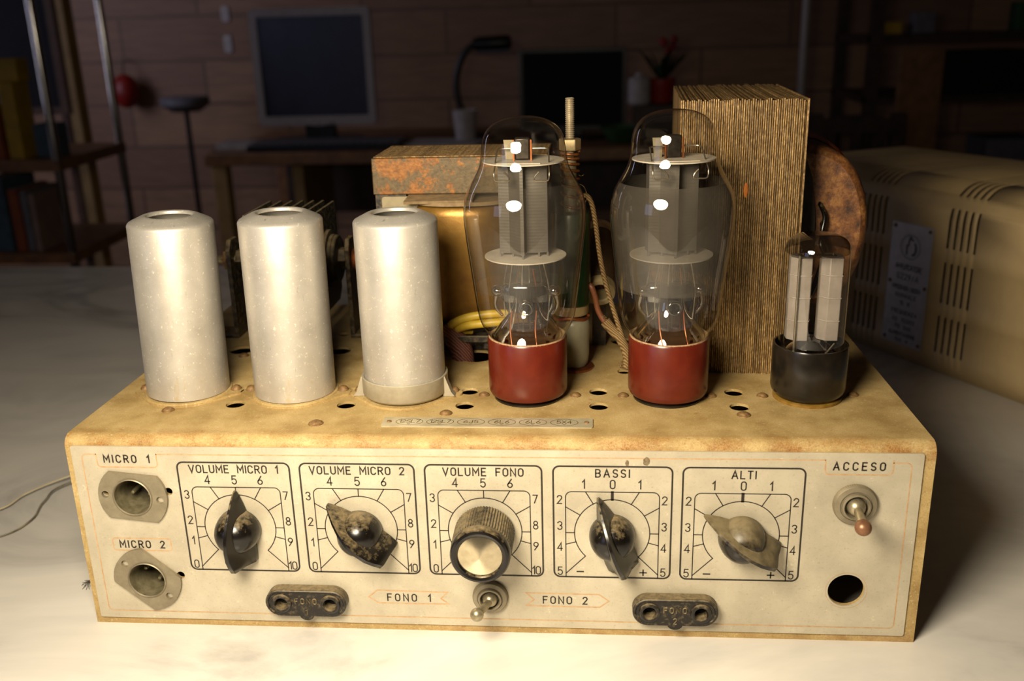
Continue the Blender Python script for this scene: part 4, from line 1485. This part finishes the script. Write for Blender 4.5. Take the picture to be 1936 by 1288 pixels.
def rectifier_valve():
    x, y = 310.4, 50.0
    b = TOP + 1.45
    t = thing('rectifier_valve', 'small straight-sided glass valve on a black base at the right end', 'valve', (x, y, b))
    MB().lathe([(0, 0.2), (11.5, 0.0), (13.4, 0.1), (15.4, 2.4), (15.9, 4.2), (15.9, 22.6), (15.6, 23.4), (14.9, 23.4), (14.6, 22.8), (14.3, 20.4), (0, 20.0)], 72).build('base', 'blackbase', t, smooth=30, label='glossy black base')
    P = [Vector((r, h - b, 0)) for r, h in ((13.5, 112.5), (13.6, 118), (13.65, 130), (13.65, 145), (13.6, 153), (13.1, 157), (11.6, 159.8), (8.8, 161.6), (4.8, 162.5), (0, 162.7))]
    sm = [(max(p.x, 0), p.y) for p in smoothpath(P, 5)]
    sm[-1] = (0, sm[-1][1])
    MB().lathe(sm, 80).build('glass_bulb', 'glass', t, smooth=180)
    gl = t.children[-1]
    MB().lathe([(max(r - 0.3, 0), h - (0.3 if r < 6 else 0)) for r, h in sm if h + b > 154.5], 64).build('getter_flash', M['flash'], gl, smooth=180, label='dark brown getter film in the dome')
    for px, h0, h1 in ((-6.3, 117.2, 153.0), (6.3, 117.2, 153.0)):
        m = MB()
        pts = [(px - 4.8, -2.0), (px - 1.8, -5.2), (px + 3.4, -5.4), (px + 4.2, -2.6), (px + 4.2, 2.6), (px + 3.4, 5.4), (px - 1.8, 5.2), (px - 4.8, 2.0)]
        m.prism(pts, h0 - b, h1 - b, 'XY')
        a = m.build('anode', 'paleplate', t, smooth=25, bevel=0.3, label='pale grey sleeve-like anode')
        k = MB()
        for hh in (126.0, 136.0, 145.6):
            k.tube([(px - 4.8, -2.0, hh - b), (px - 1.8, -5.3, hh - b), (px + 3.4, -5.5, hh - b), (px + 4.3, -2.6, hh - b)], 0.28, 6)
        k.build('rib', 'paleplate', a, smooth=60)
    k = MB()
    for px in (-8.3, -6.0, 6.3):
        k.tube([(px, -5.9 if px < -8 else -1, 112 - b), (px, -5.9 if px < -8 else -1, 154.5 - b)], 0.55 if px < -8 else 0.4, 8)
    k.build('support_rod', 'wire', t, smooth=60)
    k = MB()
    k.prism([(-7.5, -1.6), (7.5, -1.6), (7.5, 1.6), (-7.5, 1.6)], 153.1 - b, 153.5 - b, 'XY')
    k.build('mica_bridge', 'getter', t, smooth=0)
    MB().tube([(2.5, -11.5, 112 - b), (8.2, -6.5, 116.5 - b)], 0.35, 6).build('lead_wire', 'wire', t)
    MB().lathe([(10.5, 112.5 - b), (8.5, 114 - b), (5.5, 116 - b), (5.0, 117 - b), (0, 117.4 - b)], 36).build('stem', 'stemglass', t, smooth=180)


rectifier_valve()


# ================================================================== SECOND CABINET, BEHIND ON THE RIGHT
def steel_cabinet():
    t = thing('ventilated_cabinet', 'beige metal cabinet with vent slots and a pale data plate, behind the amplifier', 'cabinet', (503.45, 265.07, 0))
    t.rotation_euler = (0, 0, atan2(0.87308, -0.48757))
    # local x runs along the slotted face (away to the left), local y points out of the face, z up
    U0, U1, H, R, D = -38.0, 252.0, 136.3, 26.0, 158.0
    la = pi * R / 2
    s1 = H - R                  # straight part of the face

    def prof(s):
        if s <= s1:
            return 0.0, s
        if s <= s1 + la:
            a = (s - s1) / R
            return -R * (1 - cos(a)), s1 + R * sin(a)
        if s <= s1 + la + (D - 2 * R):
            return -R - (s - s1 - la), H
        s2 = s - s1 - la - (D - 2 * R)
        if s2 <= la:
            a = s2 / R
            return -(D - R) - R * sin(a), H - R * (1 - cos(a))
        return -D, s1 - (s2 - la)
    L = s1 * 2 + la * 2 + (D - 2 * R)
    us, slots_u = [U0, U1], []
    for g in (-17.3, 64.7, 146.9, 228.8):
        for k in range(-2, 3):
            c = g + k * 5.65
            slots_u.append((c - 1.05, c + 1.05))
            us += [c - 1.05, c + 1.05]
    us = sorted(us)
    arc0 = s1 + 19.0
    slots_s = [(14.3, 41.6), (51.2, 81.0), (91.0, s1 + 9.1), (arc0, s1 + la + 5)]
    ss = [0, L] + [a for b in slots_s for a in b] + [s1 + la * k / 8 for k in range(9)] + [L - s1 - la * k / 6 for k in range(7)]
    ss = sorted(set(round(a, 4) for a in ss))
    m = MB()
    vs = [(u, *prof(s)) for s in ss for u in us]
    n = len(us)
    fs = []
    for i in range(len(ss) - 1):
        sm = (ss[i] + ss[i + 1]) / 2
        ins = any(a < sm < b for a, b in slots_s)
        for j in range(n - 1):
            um = (us[j] + us[j + 1]) / 2
            if ins and any(a < um < b for a, b in slots_u):
                continue
            fs.append((i * n + j, (i + 1) * n + j, (i + 1) * n + j + 1, i * n + j + 1))
    m.add(vs, fs)
    m.build('cover', 'case', t, smooth=40, solid=1.0)
    end = [(y, z) for y, z in (prof(s) for s in [0] + [s1 + la * k / 8 for k in range(9)] + [s1 + la + D - 2 * R + la * k / 8 for k in range(9)] + [L])]
    for u in (U0, U1 - 1.0):
        m = MB()
        m.prism(end, u, u + 1.0, 'YZ')
        m.build('end_panel', 'case', t, smooth=0)
    # data plate on the slotted face
    m = MB()
    m.box(88, 126.4, 0.05, 0.7, 10.8, 103.0)
    p = m.build('data_plate', 'tagplate', t, smooth=0, bevel=0.3, label='pale blue-grey printed data plate')
    k = MB()
    # local +x runs to the viewer's left, so lettering is mirrored in x
    lines = [('AMPLIFICATORE', 70.5, 3.6, 25), ('G229/A', 63.2, 4.2, 20), ('IMPEDENZA USCITA', 54.6, 2.9, 26), ('NORMALE', 48.6, 2.9, 19), ('15 W', 43.0, 3.0, 9),
             ('FREQUENZA', 36.0, 3.0, 24), ('40 10000', 29.8, 3.0, 21), ('110 260', 24.6, 2.8, 15), ('ALIMENTAZIONE', 19.0, 2.6, 25), ('120 W', 14.2, 2.4, 12)]
    for txt, z, h, w in lines:
        kk = MB()
        write(kk, txt, 0, z, h, 0.6, 0, width=w)
        k.add([(107.2 - v.x, 0.76, v.z) for v in kk.v], kk.f)
    kk = MB()
    for r, w in ((9.3, 0.35), (8.3, 0.3)):
        kk.ribbon(circ(0, 86, r, 40), w, 0, True)
    kk.ribbon(arc(0.3, 88, 2.2, 5.4, 100, 190, 8), 1.5, 0)
    kk.ribbon(arc(2.6, 85, 2.4, 4.6, -100, 60, 8), 1.5, 0)
    kk.ribbon([(-3.4, 87), (-3.2, 80.5)], 1.5, 0)
    kk.ribbon([(-1, 92.5), (2.2, 91)], 1.3, 0)
    k.add([(107.2 - v.x, 0.76, v.z) for v in kk.v], kk.f)
    k.build('plate_lettering', 'tagink', p, smooth=0)
    for x, z in ((91, 100), (123.4, 100), (90.6, 58), (123.6, 58), (91, 14), (123.4, 14)):
        MB().lathe([(1.5, 0.6), (1.3, 1.2), (0, 1.5)], 16, (x, 0, z), 'Y').build('rivet', 'screw', p).scale = (1, -1, 1)


steel_cabinet()

# ================================================================== THE FAR SIDE OF THE ROOM
DESK = -57.0


def back_desk():
    t = thing('wooden_desk', 'brown wooden desk along the back wall carrying the grey monitor', 'desk', (0, 2480, -TABLE))
    h = TABLE + DESK
    MB().box(-830, 640, -290, 330, h - 34, h).build('desk_top', 'wood', t, bevel=3)
    for x in (-815, 560):
        for y in (-280, 260):
            MB().box(x, x + 40, y, y + 40, 0, h - 34).build('leg', 'palewood' if y < 0 else 'wood', t, bevel=2)
    MB().box(-640, -610, -120, 200, 0, h - 34).build('side_board', 'palewood', t, smooth=0, label='pale upright board under the desk top')
    MB().box(-775, 560, 240, 262, h - 260, h - 34).build('back_board', 'darkwood', t, smooth=0)


back_desk()


def grey_monitor():
    t = thing('computer_monitor', 'grey-framed computer monitor with a dark bluish screen on the desk', 'monitor', (-572, 2440, DESK))
    t.rotation_euler = (0, 0, RAD(2))
    m = MB()
    w, z0, z1 = 172, 50, 372
    m.sheet(rrect(-w, w, z0, z1, 14), [rrect(-w + 21, w - 21, z0 + 26, z1 - 22, 3)], -18, 8, 'XZ')
    b = m.build('frame', 'bezel', t, smooth=30, bevel=2)
    m = MB()
    m.box(-w + 19, w - 19, -13, -8, z0 + 24, z1 - 20)
    m.build('screen', 'screen', t, smooth=0, label='dark screen')
    m = MB()
    m.prism([(8, z0 + 6), (34, z0 + 30), (40, z1 - 70), (8, z1 - 4)], -w + 12, w - 12, 'YZ')
    m.build('rear_shell', 'blackplastic', t, smooth=20, bevel=3)
    m = MB()
    m.prism(arc(0, z0 + 10, 44, 12, 180, 360, 10), -22, -18, 'XZ')
    m.build('button_strip', 'bezel', b, smooth=30)
    MB().lathe([(3.2, 22), (2.6, 23.2), (0, 23.4)], 16, (4, 0, z0 + 5), 'Y').build('power_light', 'red', b)
    m = MB()
    m.box(-45, 45, 2, 34, 10, z0 + 90)
    m.build('neck', 'blackplastic', t, smooth=0, bevel=4)
    m = MB()
    m.prism(arc(0, 0, 130, 95, 0, 360, 40)[:-1], 0.5, 14, 'XY')
    m.build('foot', 'blackplastic', t, smooth=30)


grey_monitor()


def desk_things():
    # dark flat screen at the middle of the desk
    t = thing('flat_screen', 'large plain black flat screen standing on the desk right of the desk lamp', 'screen', (168, 2420, DESK))
    m = MB()
    m.prism(rrect(-150, 150, 22, 246, 5, 3), -14, 14, 'XZ')
    m.build('panel', 'blackplastic', t, bevel=2)
    MB().box(-139, 139, -15.2, -13.5, 36, 236).build('screen', 'blackvoid', t, smooth=0)
    MB().box(-28, 28, 0, 26, 8, 60).build('neck', 'blackplastic', t, bevel=3)
    m = MB()
    m.prism(arc(0, 0, 105, 75, 0, 360, 32)[:-1], 0.5, 10, 'XY')
    m.build('foot', 'blackplastic', t)
    # arched black desk lamp
    t = thing('desk_lamp', 'black desk lamp with an arched arm over the desk', 'lamp', (-120, 2440, DESK))
    MB().lathe([(0, 0.5), (62, 0.5), (62, 10), (50, 18), (14, 22), (0, 22)], 40).build('base', 'blackplastic', t)
    MB().tube(smoothpath([(-2, 0, 18), (-20, 0, 60), (-40, 0, 110), (-43, 0, 168), (-28, 0, 220), (-4, 0, 252), (26, 0, 264)], 8), 10, 14).build('arm', 'blackplastic', t, smooth=60)
    m = MB()
    m.T = Matrix.Translation((64, 0, 264)) @ Matrix.Rotation(RAD(88), 4, 'Y')
    m.lathe([(0, -58), (15, -56), (20, -40), (21, 40), (16, 52), (0, 54)], 28)
    m.build('shade', 'blackplastic', t)
    m = MB()
    m.T = Matrix.Translation((66, -4, 243)) @ Matrix.Rotation(RAD(88), 4, 'Y')
    m.lathe([(0, -44), (6, -44), (6, 44), (0, 44)], 16)
    m.build('tube', 'greycard', t)
    # crumpled white cup at its foot
    t = tag(MB().lathe([(0, 0.6), (25, 0.6), (27, 4), (34, 92), (33, 92), (26, 6), (0, 5)], 32).build('paper_cup', 'white'), 'off-white cup standing in front of the desk lamp foot', 'cup')
    t.location = W(-128, 2330, DESK)
    t = tag(MB().box(-105, 105, -75, 75, 0.4, 12).build('paper_stack', 'white', smooth=0), 'white paper stack on the desk between the monitor and the desk lamp', 'paper')
    t.location = W(-182, 2290, DESK)
    t.rotation_euler = (0, 0, RAD(-8))
    t = tag(MB().box(-62, 62, -45, 45, 0.4, 20).build('notebook', 'white', bevel=2), 'pale notebook on the left end of the desk', 'notebook')
    t.location = W(-752, 2290, DESK)
    t = thing('keyboard', 'black keyboard lying on the desk below the monitor', 'keyboard', (-500, 2275, DESK))
    MB().box(-215, 215, -68, 68, 0.4, 18).build('case', 'blackplastic', t, bevel=3)
    k = MB()
    for r in range(5):
        for c in range(20):
            k.box(-205 + c * 20.5, -188 + c * 20.5, -58 + r * 23, -39 + r * 23, 18, 23)
    k.build('keys', 'greycard', t, smooth=0)
    # plant on a dark box
    b = tag(MB().box(-75, 75, -70, 70, 0.4, 92).build('wooden_box', 'darkwood', bevel=2), 'dark box under the red flower pot on the desk', 'box')
    b.location = W(415, 2440, DESK)
    t = thing('potted_plant', 'small dark plant in a red pot on the dark box', 'plant', (415, 2430, DESK + 92.6))
    MB().lathe([(0, 0.3), (28, 0.3), (30, 2), (38, 54), (40, 54), (40, 66), (36, 66), (34, 52), (0, 52)], 36).build('pot', 'redpot', t)
    rnd = random.Random(11)
    k = MB()
    for i in range(26):
        a, e, l = rnd.uniform(0, 2 * pi), rnd.uniform(0.35, 1.35), rnd.uniform(60, 130)
        d = Vector((cos(a) * cos(e), sin(a) * cos(e), sin(e)))
        sd = d.cross(Vector((0, 0, 1))).normalized()
        o = Vector((0, 0, 52))
        tip = o + d * l
        mid = o + d * l * 0.6 + Vector((0, 0, 12))
        w = rnd.uniform(8, 15)
        k.add([o, mid + sd * w, mid - sd * w, tip, mid + Vector((0, 0, 2))], [(0, 1, 4), (0, 4, 2), (1, 3, 4), (4, 3, 2)])
    k.build('foliage', 'leaf', t, smooth=0)
    k = MB()
    for i in range(5):
        k.ball(11, (12 + rnd.uniform(-16, 22), rnd.uniform(-16, 16), 150 + rnd.uniform(-18, 22)), 12, 8)
    k.build('flower', 'red', t)
    c = tag(MB().lathe([(0, 0.4), (27, 0.4), (31, 6), (31, 62), (28, 70), (12, 76), (11, 84), (0, 84)], 28).build('white_bottle', 'white'), 'squat whitish bottle on the dark box beside the red pot', 'bottle')
    c.location = W(352, 2385, DESK + 92.6)
    # green bowl between the valves
    g = tag(MB().lathe([(0, 0.4), (30, 0.4), (34, 3), (58, 44), (56, 44), (32, 6), (0, 5)], 36).build('green_bowl', 'greenbook'), 'dim green bowl on the desk right of the black screen', 'bowl')
    g.location = W(300, 2290, DESK)
    # white bundle on the floor under the desk
    p = tag(MB().lathe([(0, 0.5), (95, 0.5), (105, 8), (88, 240), (60, 330), (52, 335), (80, 236), (95, 14), (0, 10)], 32).build('waste_bin', 'white'), 'dull white bin standing on the floor under the desk', 'bin')
    p.location = W(-470, 2420, -TABLE)


desk_things()


def left_shelves():
    # chrome-posted shelf unit
    t = thing('chrome_shelf_unit', 'shelf unit with two shiny chrome posts at the left', 'shelf unit', (-900, 1640, -TABLE))
    for x, y in ((58, -150), (42, 150), (-560, -150), (-560, 150)):
        MB().cyl(8.5, 0, 1500, (x, y, 0), 'Z', 28).build('post', 'chrome', t, label='shiny chrome post')
    for z in (560, 748, 1180):
        MB().prism([(-565, -160), (66, -160), (50, 160), (-565, 160)], z, z + 22, 'XY').build('shelf_board', 'wood', t, smooth=0)
    zb = 748 + 22.4
    items = [('box', 'yellow box on the chrome-posted shelf, second from its front post', -936, 1540, 30, 60, 150, 'yellowbox'),
             ('box', 'rust-red box at the outer end of the chrome-posted shelf', -985, 1540, 46, 60, 110, 'redbook'),
             ('tin', 'low grey-blue tin next to the front chrome post', -886, 1560, 44, 50, 66, 'bluebook')]
    for nm, lab, x, y, w, d, h, mt in items:
        o = tag(MB().box(-w / 2, w / 2, -d / 2, d / 2, 0, h).build(nm, mt, bevel=1.5), lab, nm)
        o.location = W(x, y, -TABLE + zb)
    o = tag(MB().box(-36, 36, -22, 22, 0, 44).build('carton', 'yellowbox', bevel=1.5), 'small yellow carton lying on top of the yellow box', 'box')
    o.location = W(-946, 1540, -TABLE + zb + 150.4)
    zb = 560 + 22.4
    books = [(-1000, 52, 150, 'bluebook', 'thick blue-grey book on the lower shelf at the left edge'), (-956, 20, 128, 'redbook', 'rust-red book standing on the lower shelf'),
             (-934, 14, 124, 'greycard', 'thin grey book right of the rust-red book'), (-918, 12, 118, 'pinkwood', 'thin pale book at the end of the lower shelf row')]
    for x, w, h, mt, lab in books:
        b = thing('book', lab, 'book', (x, 1560, -TABLE + zb), 0, 'books on the lower shelf')
        MB().prism([(-w / 2, -60), (w / 2, -60), (w / 2, 60), (-w / 2, 60)], 0, h, 'XY').build('cover', mt, b, smooth=0, bevel=1)
        MB().box(-w / 2 + 2, w / 2 - 2, -58, 60.6, 2, h + 0.4).build('pages', 'white', b, smooth=0)
    # framed slate leaning behind the posts
    t = thing('framed_slate', 'dark slate in a pale wooden frame behind the front chrome post', 'blackboard', (-1104, 1860, -TABLE + 751))
    MB().box(-190, 88, -4, 4, 95, 470).build('slate', 'slate', t, smooth=0)
    m = MB()
    m.sheet([(-206, 80), (104, 80), (104, 486), (-206, 486)], [[(-188, 97), (86, 97), (86, 468), (-188, 468)]], -10, 8, 'XZ')
    m.build('frame', 'pinkwood', t, smooth=0, bevel=1)
    for x in (-200, 84):
        MB().box(x, x + 14, -8, 6, -750.5, 82).build('leg', 'pinkwood', t, smooth=0)
    # yellow wooden post
    o = tag(MB().box(-22, 22, -22, 22, 0.5, 2400).build('wooden_post', 'palewood', smooth=0, bevel=3), 'yellowish wooden post behind the chrome shelf unit', 'post')
    o.location = W(-1145, 2150, -TABLE)
    # red ball on the wall bench, stand with a round top
    t = thing('pedestal_stand', 'dark round-topped pedestal stand by the back wall', 'stand', (-1205, 3000, -TABLE))
    MB().lathe([(0, 0.5), (150, 0.5), (150, 14), (40, 30), (0, 30)], 36).build('foot', 'blackplastic', t)
    MB().cyl(9, 25, 745, (0, 0, 0), 'Z', 20).build('pole', 'blackplastic', t)
    MB().lathe([(0, 742), (50, 746), (84, 770), (84, 790), (78, 796), (0, 798)], 40).build('round_top', 'greycard', t)
    t = thing('red_lantern', 'red round lantern on the wall between the second chrome post and the stand', 'lantern', (-1527, 3230, -15))
    m = MB()
    m.ball(58, (0, 0, 72), 28, 18, 0.84, 0.84, 1.08)
    m.build('shade', 'red', t)
    MB().tube([(0, 0, 135), (0, 10, 180), (0, 69.5, 182)], 2.5, 8).build('hook', 'blackplastic', t)
    for i, (z, h, lab) in enumerate(((295, 56, 'upper of two pale tags on the back wall left of the monitor'), (185, 64, 'lower of two pale tags on the back wall left of the monitor'))):
        o = tag(MB().prism(rrect(-15, 15, 0, h, 10), -6, -0.5, 'XZ').build('wall_tag', 'white'), lab, 'tag', 'pale tags on the wall')
        o.location = W(-1135 - i * 2, 3300, z)


left_shelves()


def right_side():
    o = tag(MB().cyl(12, 0.5, 2600, (0, 0, 0), 'Z', 24).build('steel_pipe', 'bezel'), 'thin pale upright pipe behind the laminated block', 'pipe')
    o.location = W(840, 2620, -TABLE)
    t = thing('storage_rack', 'dark open rack full of odds and ends at the right', 'rack', (1340, 2760, -TABLE))
    for x in (-330, 420):
        for y in (-190, 190):
            MB().box(x, x + 34, y - 17, y + 17, 0, 1650).build('post', 'darkwood', t, smooth=0)
    for z in (480, 760, 930, 1120):
        MB().box(-330, 454, -200, 200, z, z + 20).build('shelf_board', 'darkwood', t, smooth=0)
    Y, z0 = 2660, -TABLE
    for nm, lab, x, w, d, h, zz, mt in (
            ('bin', 'black bin on the middle shelf of the dark rack', 1330, 300, 180, 120, 780.5, 'blackplastic'),
            ('crate', 'grey crate on the lower shelf of the dark rack', 1450, 150, 160, 150, 500.5, 'greycard'),
            ('board', 'pale brown upright board leaning in front of the dark rack', 1150, 120, 20, 910, 0.5, 'wood'),
            ('carton', 'yellow carton on the upper shelf of the dark rack', 1085, 66, 60, 34, 950.5, 'yellowbox'),
            ('carton', 'grey carton right of the yellow carton on the rack', 1180, 60, 60, 60, 950.5, 'greycard'),
            ('carton', 'green carton at the right end of the rack\'s upper shelf', 1480, 90, 60, 80, 950.5, 'greenbook'),
            ('carton', 'red carton on the top shelf of the dark rack', 1560, 80, 60, 70, 1140.5, 'redbook')):
        o = tag(MB().box(-w / 2, w / 2, -d / 2, d / 2, 0, h).build(nm, mt, bevel=2), lab, nm)
        o.location = W(x, 2535 if nm == 'board' else Y, z0 + zz)
    # chair seen over the cabinet
    t = thing('wooden_chair', 'dark wooden chair whose back shows above the beige cabinet', 'chair', (968, 2300, -TABLE))
    MB().box(-140, 140, -190, 190, 420, 450).build('seat', 'darkwood', t, smooth=0, bevel=6)
    for x in (-130, 95):
        MB().box(x, x + 35, -185, -150, 0, 420).build('leg', 'darkwood', t, smooth=0)
        MB().box(x, x + 35, 150, 185, 0, 742).build('leg', 'darkwood', t, smooth=0)
    m = MB()
    m.prism(arc(0, 690, 134, 48, 0, 180, 16), 152, 178, 'XZ')
    m.build('back_rail', 'darkwood', t, smooth=30)
    for x in (-70, 0, 70):
        MB().box(x - 14, x + 14, 158, 172, 450, 692).build('back_slat', 'darkwood', t, smooth=0)


right_side()


def thread_tuft():
    k = MB()
    rnd = random.Random(5)
    for i in range(9):
        a, l = rnd.uniform(0, 2 * pi), rnd.uniform(2.5, 5)
        k.tube(smoothpath([(-l * cos(a), -l * sin(a), 0.15), (0.4 * rnd.uniform(-1, 1), 0.4, 0.9 + rnd.uniform(0, 1.2)), (l * cos(a + 0.6), l * sin(a + 0.6), 0.15)], 4), 0.09, 5)
    o = tag(k.build('thread_tuft', 'ink', smooth=60), 'tiny dark tuft of threads on the marble by the left side of the amplifier', 'tuft')
    o.location = W(-22, 30, 0)


thread_tuft()
